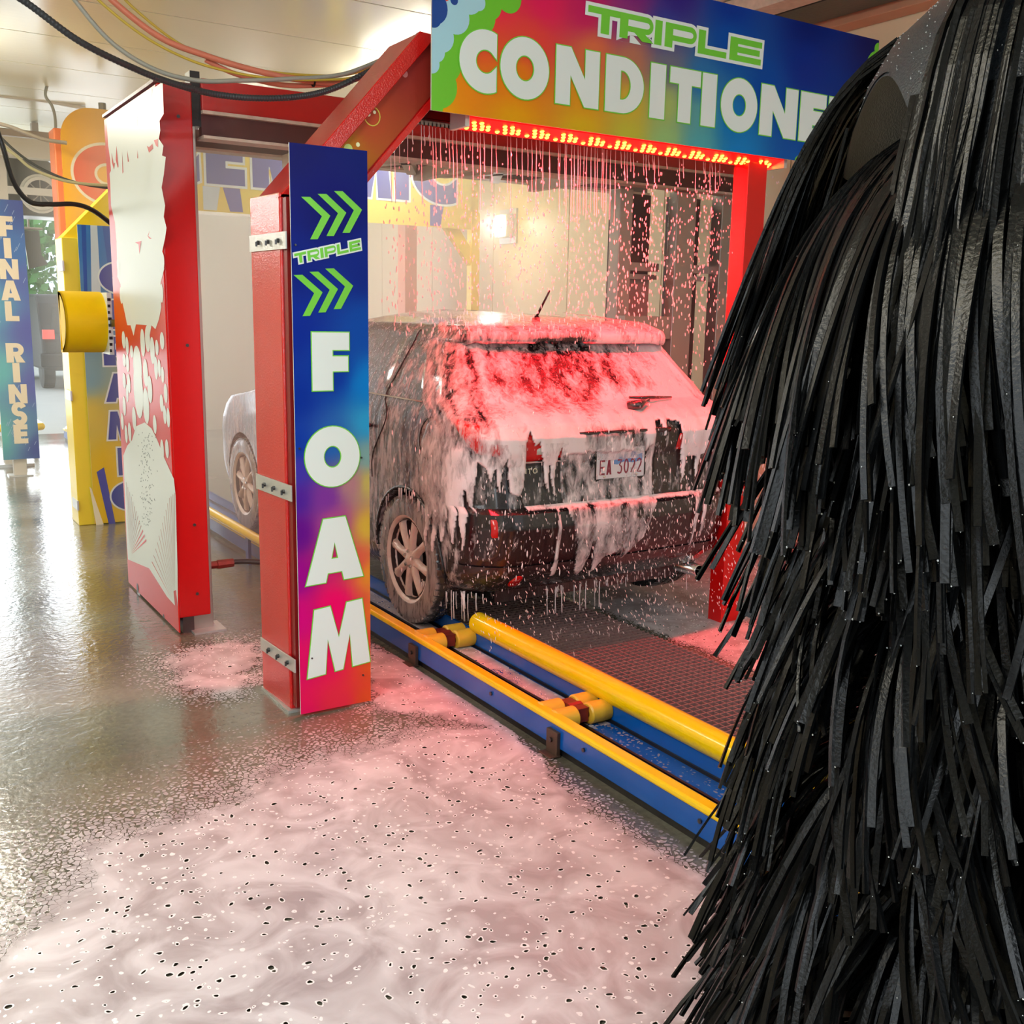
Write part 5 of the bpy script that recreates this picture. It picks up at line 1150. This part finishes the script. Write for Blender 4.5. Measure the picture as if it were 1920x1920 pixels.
# foam drips hanging from body edges and wheel arch
mb = MB(); r_ = random.Random(11)
WF = mat('drip_foam', rgb(240, 226, 230), .35)
for k in range(70):
    q = r_.choice((r_.uniform(-1.2, -.8), r_.uniform(-.45, .25), r_.uniform(-1.0, .9))); s = s_of_q(q); z = .235+.02*r_.random(); p = SP(s, .27)+SN(s, .27)*.02; l = r_.choice((.03, .05, .09, .14)); r0 = r_.uniform(.0018, .004)
    mb.tube([Vector((p.x, p.y, z)), Vector((p.x, p.y, z-l*.5)), Vector((p.x+.004, p.y, z-l))], [r0, r0*.6, r0*1.3], 5)
for k in range(22):
    a = r_.uniform(.9, 2.3); p = Vector((-.885, .735+.37*math.cos(a), .345+.37*math.sin(a))); l = r_.uniform(.02, .07)
    mb.tube([p, p-Vector((0, 0, l))], [.003, .002], 5)
o = link('foam_drips', mb.mesh('foam_drips', WF, True), car, local=True); o['kind'] = 'stuff'

# ================================================================== falling foam streams and drops
DROP = mat('falling_soap', rgb(245, 232, 234), .2, spec=.6); DROP.node_tree.nodes['Principled BSDF'].inputs['Subsurface Weight'].default_value = .0
r_ = random.Random(21); mb = MB()
xs_ = []
for k in range(96):
    x = 1.95+k*.0194
    dense = 1.0 if (2.85 < x < 3.12 or 2.16 < x < 2.34) else (.75 if x < 3.12 else .5)
    if r_.random() > dense: continue
    L_ = r_.choice((.08, .16, .24, .32)) if x < 2.85 else (r_.uniform(.22, .36) if x < 3.12 else r_.uniform(.05, .15))
    y = 4.015+r_.uniform(-.01, .01); z0 = 2.362; pts = [(x+.0012*math.sin(j*1.7+k), y-.002*j, z0-L_*j/5) for j in range(6)]; rr = r_.uniform(.0012, .0021)
    mb.tube(pts, [rr*(1+.3*math.sin(j*2+k)) for j in range(6)], 5)
    xs_.append((x, y, z0-L_))
o = tag(mb.build('soap_streams', DROP, smooth=True), 'thin pink soap streams pouring from the black nozzle pipe under the sign', 'soap', kind='stuff')
def ell(mb, c, rx, l, d):
    d = Vector(d).normalized(); a = d.orthogonal().normalized(); b = d.cross(a); vs = [c+d*l]
    for h, r in ((.45, .85), (-.35, 1.0)):
        for k in range(5): an = 2*PI*k/5; vs.append(c+d*(l*h)+(a*math.cos(an)+b*math.sin(an))*rx*r)
    vs.append(c-d*l); fs = [(0, 1+k, 1+(k+1) % 5) for k in range(5)]+[(1+k, 6+k, 6+(k+1) % 5, 1+(k+1) % 5) for k in range(5)]+[(11, 6+(k+1) % 5, 6+k) for k in range(5)]
    mb.add(vs, fs)
mb = MB()
for (x, y, z) in xs_:
    z -= .02
    while z > 1.5:
        ell(mb, Vector((x+r_.gauss(0, .012), y+r_.gauss(0, .02), z)), r_.uniform(.0018, .0038), r_.uniform(.005, .011)*(1+(2.3-z)*.6), (r_.gauss(0, .12), .05, 1)); z -= r_.uniform(.02, .075)
for k in range(2000):       # scattered fall, fanning out to the right of the car
    u = r_.random(); x = r_.uniform(2.0, 4.25) if r_.random() < .45 else r_.uniform(3.3, 4.35); z = 2.33-1.9*u; y = r_.uniform(3.9, 4.25)+(.35*u*r_.gauss(0, 1) if x > 3.7 else 0)
    if 2.15 < x < 3.98 and z < 1.66: 
        if r_.random() < .5: continue
        y = 3.70-r_.random()*.12 if z < 1.2 else y
    q = max(0, x-3.7)*.5
    ell(mb, Vector((x, y, z)), r_.uniform(.0016, .0036), r_.uniform(.004, .010)*(1+u*.8), (-q-r_.gauss(0, .10), r_.gauss(0, .1), 1))
for k in range(1300):       # splash bouncing off bumper and body
    x = r_.uniform(2.2, 4.35); z = abs(r_.gauss(0, .38))+.12; y = 3.74-abs(r_.gauss(0, .10))
    if z > 1.25: continue
    ell(mb, Vector((x, y, z)), r_.uniform(.001, .0024), r_.uniform(.003, .013), (-.35+r_.gauss(0, .2), r_.gauss(0, .2), 1))
for k in range(260):
    x = 4.0+abs(r_.gauss(0, .16)); z = r_.uniform(.3, 1.25); y = 3.85+r_.gauss(0, .2)
    ell(mb, Vector((x, y, z)), r_.uniform(.0012, .003), r_.uniform(.008, .022), (-.55+r_.gauss(0, .2), r_.gauss(0, .2), 1))
o = tag(mb.build('soap_drops', DROP, smooth=True), 'shower of pink-lit soap drops falling over the back of the car', 'soap', kind='stuff')

# ================================================================== foam on the floor
def floor_foam(name, label, x0, x1, y0, y1, step, cover, m):
    nx = int((x1-x0)/step); ny = int((y1-y0)/step); mb = MB(); cov = []; idx = {}; fs = []
    Cv = [[cover(x0+i*step, y0+j*step) for i in range(nx+1)] for j in range(ny+1)]
    for j in range(ny):
        for i in range(nx):
            if max(Cv[j][i], Cv[j+1][i], Cv[j][i+1], Cv[j+1][i+1]) > -.02:
                f = []
                for (jj, ii) in ((j, i), (j, i+1), (j+1, i+1), (j+1, i)):
                    if (jj, ii) not in idx:
                        idx[(jj, ii)] = len(mb.v); x = x0+ii*step; y = y0+jj*step; c = Cv[jj][ii]
                        mb.v.append((x, y, .0025+.004*max(0, min(1, c))*(1+.6*noise.noise((x*4, y*4, 0))))); cov.append(c)
                    f.append(idx[(jj, ii)])
                mb.f.append(tuple(f)); mb.m.append(0)
    o = mb.build(name, m, smooth=True); a = o.data.attributes.new('cover', 'FLOAT', 'POINT'); a.data.foreach_set('value', cov)
    return tag(o, label, 'foam', kind='stuff')
def floor_foam_mat():
    m = mat('floor_foam', rgb(205, 195, 200), .34, spec=.5, coat=0); nt = m.node_tree; L = nt.links; b = nt.nodes['Principled BSDF']
    at = nt.nodes.new('ShaderNodeAttribute'); at.attribute_name = 'cover'; tc = nt.nodes.new('ShaderNodeTexCoord')
    def M(op, a, b_=0, c_=None, clamp=False):
        x = nt.nodes.new('ShaderNodeMath'); x.operation = op; x.use_clamp = clamp
        for i, q in enumerate((a, b_) if c_ is None else (a, b_, c_)):
            if hasattr(q, 'links'): L.new(q, x.inputs[i])
            else: x.inputs[i].default_value = q
        return x.outputs[0]
    # warp coordinates for torn shapes
    nw = nt.nodes.new('ShaderNodeTexNoise'); nw.inputs['Scale'].default_value = 14; nw.inputs['Detail'].default_value = 3; L.new(tc.outputs['Object'], nw.inputs[0])
    va = nt.nodes.new('ShaderNodeVectorMath'); va.operation = 'MULTIPLY_ADD'; va.inputs[1].default_value = (.05, .05, 0); L.new(nw.outputs['Color'], va.inputs[0]); L.new(tc.outputs['Object'], va.inputs[2])
    v1 = nt.nodes.new('ShaderNodeTexVoronoi'); v1.inputs['Scale'].default_value = 40; L.new(va.outputs[0], v1.inputs[0])
    v2 = nt.nodes.new('ShaderNodeTexVoronoi'); v2.feature = 'DISTANCE_TO_EDGE'; v2.inputs['Scale'].default_value = 52; L.new(va.outputs[0], v2.inputs[0])
    sep = nt.nodes.new('ShaderNodeSeparateColor'); L.new(v1.outputs['Color'], sep.inputs[0])
    # holes inside the solid sheet: only some cells, of varied size
    rad = M('MULTIPLY', M('SUBTRACT', sep.outputs[0], .28), .40); hole = M('LESS_THAN', v1.outputs['Distance'], rad)
    ring = M('LESS_THAN', v1.outputs['Distance'], M('ADD', rad, .13)); ring = M('MULTIPLY', ring, M('GREATER_THAN', rad, 0.0))
    # torn cellular edge
    nl = nt.nodes.new('ShaderNodeTexNoise'); nl.inputs['Scale'].default_value = 9; nl.inputs['Detail'].default_value = 6; nl.inputs['Roughness'].default_value = .65; L.new(tc.outputs['Object'], nl.inputs[0])
    cov = M('ADD', at.outputs['Fac'], M('MULTIPLY', M('SUBTRACT', nl.outputs[0], .5), .5))
    thr = M('MULTIPLY', M('SUBTRACT', .80, cov), .42)             # wider dark gaps where cover is low
    blobs = M('GREATER_THAN', v2.outputs['Distance'], thr)
    solid = M('GREATER_THAN', cov, .80)
    al = M('MAXIMUM', M('MULTIPLY', blobs, M('GREATER_THAN', cov, .02)), solid)
    inner = M('MULTIPLY', M('LESS_THAN', v1.outputs['Distance'], .14), M('LESS_THAN', cov, .75))
    al = M('MULTIPLY', al, M('SUBTRACT', 1.0, M('MAXIMUM', hole, M('MULTIPLY', inner, .8))))
    base_al = M('ADD', .42, M('MULTIPLY', cov, .58), clamp=True)
    L.new(M('MULTIPLY', al, base_al), b.inputs['Alpha'])
    mx = nt.nodes.new('ShaderNodeMix'); mx.data_type = 'RGBA'; L.new(ring, mx.inputs[0]); mx.inputs[7].default_value = (*rgb(244, 240, 244), 1)
    n4 = nt.nodes.new('ShaderNodeTexNoise'); n4.inputs['Scale'].default_value = 5.5; n4.inputs['Detail'].default_value = 7; n4.inputs['Distortion'].default_value = 1.2; L.new(tc.outputs['Object'], n4.inputs[0])
    cr = nt.nodes.new('ShaderNodeValToRGB'); cr.color_ramp.elements[0].position = .35; cr.color_ramp.elements[0].color = (*rgb(168, 158, 164), 1); cr.color_ramp.elements[1].position = .65; cr.color_ramp.elements[1].color = (*rgb(214, 210, 217), 1)
    L.new(n4.outputs[0], cr.inputs[0]); L.new(cr.outputs[0], mx.inputs[6]); L.new(mx.outputs[2], b.inputs['Base Color'])
    bp = nt.nodes.new('ShaderNodeBump'); bp.inputs['Strength'].default_value = .6; bp.inputs['Distance'].default_value = .004; L.new(M('ADD', n4.outputs[0], M('MULTIPLY', ring, .3)), bp.inputs['Height']); L.new(bp.outputs[0], b.inputs['Normal'])
    return m
FF = floor_foam_mat()
bnd = [atz(px, py) for px, py in [(-260, 1990), (0, 1822), (176, 1668), (202, 1594), (412, 1530), (560, 1450), (700, 1412), (800, 1385), (880, 1372), (960, 1370), (1055, 1480), (1110, 1545), (1210, 1600), (1330, 1660), (1310, 1760), (1280, 1990)]]
bnd2 = [(p.x, p.y) for p in bnd]
up = [(p.x, p.y) for p in [atz(px, py) for px, py in [(690, 1215), (790, 1245), (900, 1318), (985, 1385), (860, 1345), (700, 1330), (705, 1300)]]]
up2 = [(p.x, p.y) for p in [atz(px, py) for px, py in [(300, 1235), (430, 1205), (495, 1200), (497, 1295), (420, 1310), (330, 1290)]]]
def sdist(x, y, P):
    d = 1e9; ins = False; n = len(P)
    for i in range(n):
        x1, y1 = P[i]; x2, y2 = P[(i+1) % n]; ex, ey = x2-x1, y2-y1; t = max(0, min(1, ((x-x1)*ex+(y-y1)*ey)/(ex*ex+ey*ey+1e-12))); d = min(d, math.hypot(x-x1-ex*t, y-y1-ey*t))
        if (y1 > y) != (y2 > y) and x < (x2-x1)*(y-y1)/(y2-y1)+x1: ins = not ins
    return d if ins else -d
def cov1(x, y):
    wob = .05*noise.noise((x*5, y*5, 2))+.03*noise.noise((x*15, y*15, 4)); d = sdist(x, y, bnd2)+wob
    if x > 1.92 and d < 0: d -= (x-1.92)*2          # keep the wet strip by the rail free
    a = .85+d*6 if d > 0 else .78+d*1.55
    if d < 0 and x > 1.3+.0 and y < 1.6: a = -1 if d < -.06 else a
    e = sdist(x, y, up)+wob; a = max(a, .9+e*5 if e > 0 else .75+e*5)
    e = sdist(x, y, up2)+wob*2; a = max(a, .55+e*4 if e > 0 else .5+e*2.6)
    if x > 2.04: a = -1
    if 1.34 < x < 1.68 and 3.7 < y < 4.1: a = -1
    return a
floor_foam('floor_foam', 'big sheet of pale bubbly foam spread over the wet floor in the foreground', -.9, 2.06, .45, 5.4, .02, cov1, FF)
def cov3(x, y):
    c = .95+.5*noise.noise((x*1.6, y*1.6, 9))+.25*noise.noise((x*6, y*6, 9)); return min(c, (x-3.30)*8, (y-1.0)*3, (5.12-x)*8, (12-y))
floor_foam('floor_foam', 'red-lit foamy water on the floor right of the mesh grating', 3.26, 5.14, 1.0, 9.0, .05, cov3, FF)
def cov4(x, y): return .55+.6*noise.noise((x*9, y*2.2, 5))+.2*noise.noise((x*30, y*12, 5))-.15*(1 if y < 2.9 else -2)
o = floor_foam('trough_foam', 'streaks of pink foam lying in the blue conveyor trough', RX+.032, RX+.122, .8, 5.2, .012, cov4, FF); o.location.z = .060
o = floor_foam('trough_foam', 'streaks of pink foam between the chain slot and the yellow pipe', RX+.160, RX+.254, .8, 5.2, .012, cov4, FF); o.location.z = .060

# ================================================================== mist round the car
hz = bpy.data.materials.new('mist'); hz.use_nodes = True; nt = hz.node_tree; nt.nodes.clear()
ou = nt.nodes.new('ShaderNodeOutputMaterial'); sc = nt.nodes.new('ShaderNodeVolumeScatter'); sc.inputs['Density'].default_value = .16; sc.inputs['Color'].default_value = (1, .965, .90, 1); sc.inputs['Anisotropy'].default_value = .2
nt.links.new(sc.outputs[0], ou.inputs['Volume'])
o = MB().box((1.50, 4.7, .02), (5.10, 11.3, 3.30)).build('mist', hz); tag(o, 'pale warm mist filling the wash bay around and beyond the car', 'mist', kind='stuff')
hz2 = hz.copy(); hz2.name = 'thin_mist'; hz2.node_tree.nodes['Volume Scatter'].inputs['Density'].default_value = .02
o = MB().box((-1.9, 8.3, .02), (1.49, 13.4, 3.30)).build('thin_mist', hz2); tag(o, 'thin pale mist over the walkway towards the exit at far left', 'mist', kind='stuff')
# ================================================================== black foam-strip brush, right foreground
BK = mat('black_foam_strip', (.0025, .003, .0035), .28, bump=.12, bscale=160, rvar=.10, spec=.20)
nt = BK.node_tree; L = nt.links; b = nt.nodes['Principled BSDF']       # fine water beads
BKS = mat('wet_black_sheet', (.016, .022, .030), .40, bump=.3, bscale=240, rvar=.12, spec=.55)
BKD = mat('matte_black_lining', (.002, .002, .003), .85, spec=.05)
BEAD = mat('water_bead', (.85, .9, .95), .08, spec=1.0, metal=.3)
BX, BYc = 1.83, 1.03
br = thing('wash_brush', 'huge black rotary brush of long wet foam strips filling the right foreground', 'brush', (BX, BYc, 0))
MB().tube([(BX, BYc, .02), (BX, BYc, 3.3)], .045, 16).build('shaft', STEEL, br, smooth=True)
MB().lathe([(0.0, .12), (.20, .12), (.23, .3), (.24, 1.0), (.22, 1.8), (.05, 2.10), (0, 2.10)][::-1], (BX, BYc, 0), (0, 0, 1), 28).build('core', BKD, br, smooth=True)
VA = math.atan2(-BYc, -BX)           # direction from the brush towards the camera
def path_(h, phi, r0, L_, th0, the, lam, twist=0.0, n=11):
    out = []; r = r0; z = h; s = 0; ds = L_/(n-1)
    for i in range(n):
        out.append((r, z, phi+twist*(i/(n-1))**1.5)); th = the+(th0-the)*math.exp(-s/lam); r += math.cos(th)*ds; z += math.sin(th)*ds; s += ds
    return [Vector((BX+r_*math.cos(p), BYc+r_*math.sin(p), z_)) for r_, z_, p in out]
def strip_mesh(mb, P, w_, t_, roll=0.0):
    n = len(P); vs = []
    for i, p in enumerate(P):
        t = (P[min(i+1, n-1)]-P[max(i-1, 0)]).normalized(); rad = Vector((p.x-BX, p.y-BYc, 0)).normalized(); side = t.cross(rad)
        if side.length < .05: side = Vector((-rad.y, rad.x, 0))
        side.normalize(); up_ = side.cross(t).normalized(); a = roll*(i/n); sd = side*math.cos(a)+up_*math.sin(a); uu = up_*math.cos(a)-side*math.sin(a)
        w2 = w_*.5; t2 = t_*.5; vs += [p-sd*w2-uu*t2, p+sd*w2-uu*t2, p+sd*w2+uu*t2, p-sd*w2+uu*t2]
    fs = [(3, 2, 1, 0), tuple(4*(n-1)+k for k in range(4))]
    for i in range(n-1):
        for k in range(4): k2 = (k+1) % 4; fs.append((4*i+k, 4*i+k2, 4*i+4+k2, 4*i+4+k))
    mb.add(vs, fs)
r_ = random.Random(5)
# tiers: height, start radius, strip length, start angle, end angle, bend length, number
tiers = []
for k in range(19):
    h = 1.98-k*.098; q = k/18
    tiers.append((h-.12, .21+.01*q, .58-.05*q, math.radians(5), math.radians(-82+15*q), .12+.04*q, 150))
S = []
for (h, r0, L_, a0, a1, lam, n) in tiers:
    nc = n//4
    for c in range(nc):
        pc = 2*PI*c/nc+r_.uniform(-.1, .1); jl = r_.uniform(.82, 1.12); ja = r_.gauss(0, .09); jt = r_.gauss(.16, .14); jh = r_.gauss(0, .02)
        for j in range(r_.choice((3, 4, 5))):
            ph = pc+r_.gauss(0, .035); P = path_(h+jh+r_.gauss(0, .012), ph, r0, L_*jl*r_.uniform(.93, 1.05), a0+r_.gauss(0, .10), a1+ja+r_.gauss(0, .045), lam*r_.uniform(.8, 1.25), jt+r_.gauss(0, .05))
            S.append((P, r_.uniform(.008, .0135), r_.uniform(.004, .006), r_.gauss(0, .8)))
# hood sheets: solid domes whose rims are cut into long strips; an arched notch opens on the side left of the camera
HR = [.03, .12, .20, .28, .335, .372, .392, .405]; HZ = [.085, .066, .038, -.008, -.062, -.13, -.20, -.27]
def hood(h0, sc_, p0, p1, nseg, name, notch=None, cut=1.0):
    rows = []
    for i in range(nseg+1):
        ph = p0+(p1-p0)*i/nseg; rel = ph-VA; lim = 0
        if notch and notch[0] < rel < notch[1]: lim = math.sin((rel-notch[0])/(notch[1]-notch[0])*PI)
        row = []
        for k, (r, z) in enumerate(zip(HR, HZ)):
            z *= cut
            if lim and z < -.26+.13*lim: z = -.26+.13*lim; r = float(np.interp(-z, [-q for q in HZ], HR))
            row.append(Vector((BX+r*sc_*math.cos(ph), BYc+r*sc_*math.sin(ph), h0+z)))
        rows.append(row)
    mb = MB().grid(rows); rows2 = [[v-Vector((0, 0, .006)) for v in row] for row in rows]; mb.grid([row[::-1] for row in rows2]); return mb.build(name, BKS if notch else BKD, br, smooth=True)
H1 = 2.14; H2 = 1.94
NOTCH = (-1.48, -.60)
hood(H1, 1.0, VA-2.3, VA+2.3, 120, 'top_sheet', NOTCH)
hood(H2, 1.0, VA-2.4, VA+2.4, 90, 'lower_sheet', None, .8)
def hang(h0, sc_, ph, L_, k0, out, tw, n=12, a0=-74, easing=.25):
    """follow the hood profile from point k0, then hang down L_"""
    P = []; A_ = list(zip(HR, HZ))[k0:]; m = len(A_)
    for j, (r, z) in enumerate(A_): P.append(((r+.010)*sc_, h0+z+.006, ph))
    r, z, _ = P[-1]; a = math.radians(a0); ds = L_/n
    for j in range(n):
        a += (math.radians(-81+out)-a)*easing; r += math.cos(a)*ds; z += math.sin(a)*ds; P.append((r, z, ph+tw*((j+1)/n)**1.4))
    return [Vector((BX+r_*math.cos(p), BYc+r_*math.sin(p), z_)) for r_, z_, p in P]
c = 0; nrim = 190
for c in range(nrim):
    ph = VA-2.3+4.6*c/nrim; rel = ph-VA
    if NOTCH[0]+.06 < rel < NOTCH[1]-.06: continue
    if rel < -1.44:
        o_ = 4*noise.noise((c*.13, 0, 1)); t_ = .10+.2*noise.noise((c*.11, 5, 1))
        for j in range(4):
            rs = r_.uniform(.30, .345); P = path_(H1+float(np.interp(rs, HR, HZ))+.004+r_.gauss(0, .006), ph+r_.gauss(0, .012), rs, r_.uniform(.60, .82), math.radians(-36), math.radians(-78+o_+r_.gauss(0, 3)), .15, t_+r_.gauss(0, .04), 14); S.append((P, r_.uniform(.009, .014), .005, r_.gauss(0, .5)))
        continue
    o_ = 5*noise.noise((c*.13, 0, 1)); t_ = .16+.22*noise.noise((c*.11, 5, 1))
    for j in range(2): S.append((hang(H1, 1.0, ph+r_.gauss(0, .012), r_.uniform(.40, .60)*(1+.15*noise.noise((c*.2, 2, 2))), 6, o_+r_.gauss(0, 2), t_+r_.gauss(0, .03)), r_.uniform(.009, .014), .005, r_.gauss(0, .5)))
for c in range(220):
    ph = VA-2.4+4.8*c/220; o_ = 6*noise.noise((c*.13, 9, 1)); t_ = .18+.22*noise.noise((c*.11, 15, 1))
    for j in range(3): rs = r_.uniform(.31, .36); S.append((path_(H2+.8*float(np.interp(rs, HR, HZ))+.006, ph+r_.gauss(0, .012), rs, r_.uniform(.50, .74), math.radians(-36), math.radians(-78+o_+r_.gauss(0, 3)), .15, t_+r_.gauss(0, .04), 14), r_.uniform(.009, .014), .005, r_.gauss(0, .5)))
# locks thrown over the hood from its crown, in front right
for c in range(20):
    cen = VA+r_.choice((r_.uniform(-.50, -.30), r_.uniform(-.15, 1.3), r_.uniform(-.15, 1.3))); tw = r_.gauss(.10, .08); L0 = r_.uniform(.35, .85)
    for j in range(r_.choice((5, 7, 9))):
        S.append((hang(H1+.012+.004*j, 1.03, cen+r_.gauss(0, .045), L0*r_.uniform(.92, 1.04), 1, r_.gauss(2, 2.5), tw+r_.gauss(0, .03), 14), r_.uniform(.007, .012), .006, r_.gauss(0, 1.2)))
# drop what cannot be seen from the front half, keep the rest
F = Vector((math.cos(VA), math.sin(VA)))
def facing(P): m = P[len(P)*2//3]; return (m.x-BX)*F.x+(m.y-BYc)*F.y
S = [s for s in S if facing(s[0]) > -.42]
S.sort(key=lambda s: -(s[0][-1].x-BX)*F.x-(s[0][-1].y-BYc)*F.y)
for s in S[:300]:
    mb = MB(); strip_mesh(mb, *s); mb.build('strip', BK, br)
mb = MB()
for s in S[300:]: strip_mesh(mb, *s)
o = mb.build('strips', BK, br); o['kind'] = 'stuff'
# water beads clinging to sheet and strip tips
mb = MB()
def bead(p, r):
    mb.add([p+Vector((0, 0, r)), p+Vector((r, 0, 0)), p+Vector((0, r, 0)), p-Vector((r, 0, 0)), p-Vector((0, r, 0)), p-Vector((0, 0, r))], [(0, 1, 2), (0, 2, 3), (0, 3, 4), (0, 4, 1), (5, 2, 1), (5, 3, 2), (5, 4, 3), (5, 1, 4)])
for k in range(1500):
    ph = VA+r_.uniform(-1.7, 1.7); q = r_.uniform(0, 1); rr = float(np.interp(q*7, range(8), HR)); zz = float(np.interp(q*7, range(8), HZ))
    if NOTCH[0] < ph-VA < NOTCH[1] and zz < -.26+.14*math.sin((ph-VA-NOTCH[0])/(NOTCH[1]-NOTCH[0])*PI): continue
    bead(Vector((BX+rr*math.cos(ph), BYc+rr*math.sin(ph), H1+zz+.001)), r_.uniform(.0006, .0016))
for s in S:
    if r_.random() < .5: bead(s[0][-1]+Vector((r_.gauss(0, .004), r_.gauss(0, .004), 0)), r_.uniform(.0008, .0022))
    if r_.random() < .35: p = s[0][r_.randrange(4, len(s[0]))]; bead(p+Vector((p.x-BX, p.y-BYc, 0)).normalized()*.005, r_.uniform(.0006, .0014))
o = mb.build('water_beads', BEAD, br, smooth=True); o['kind'] = 'stuff'
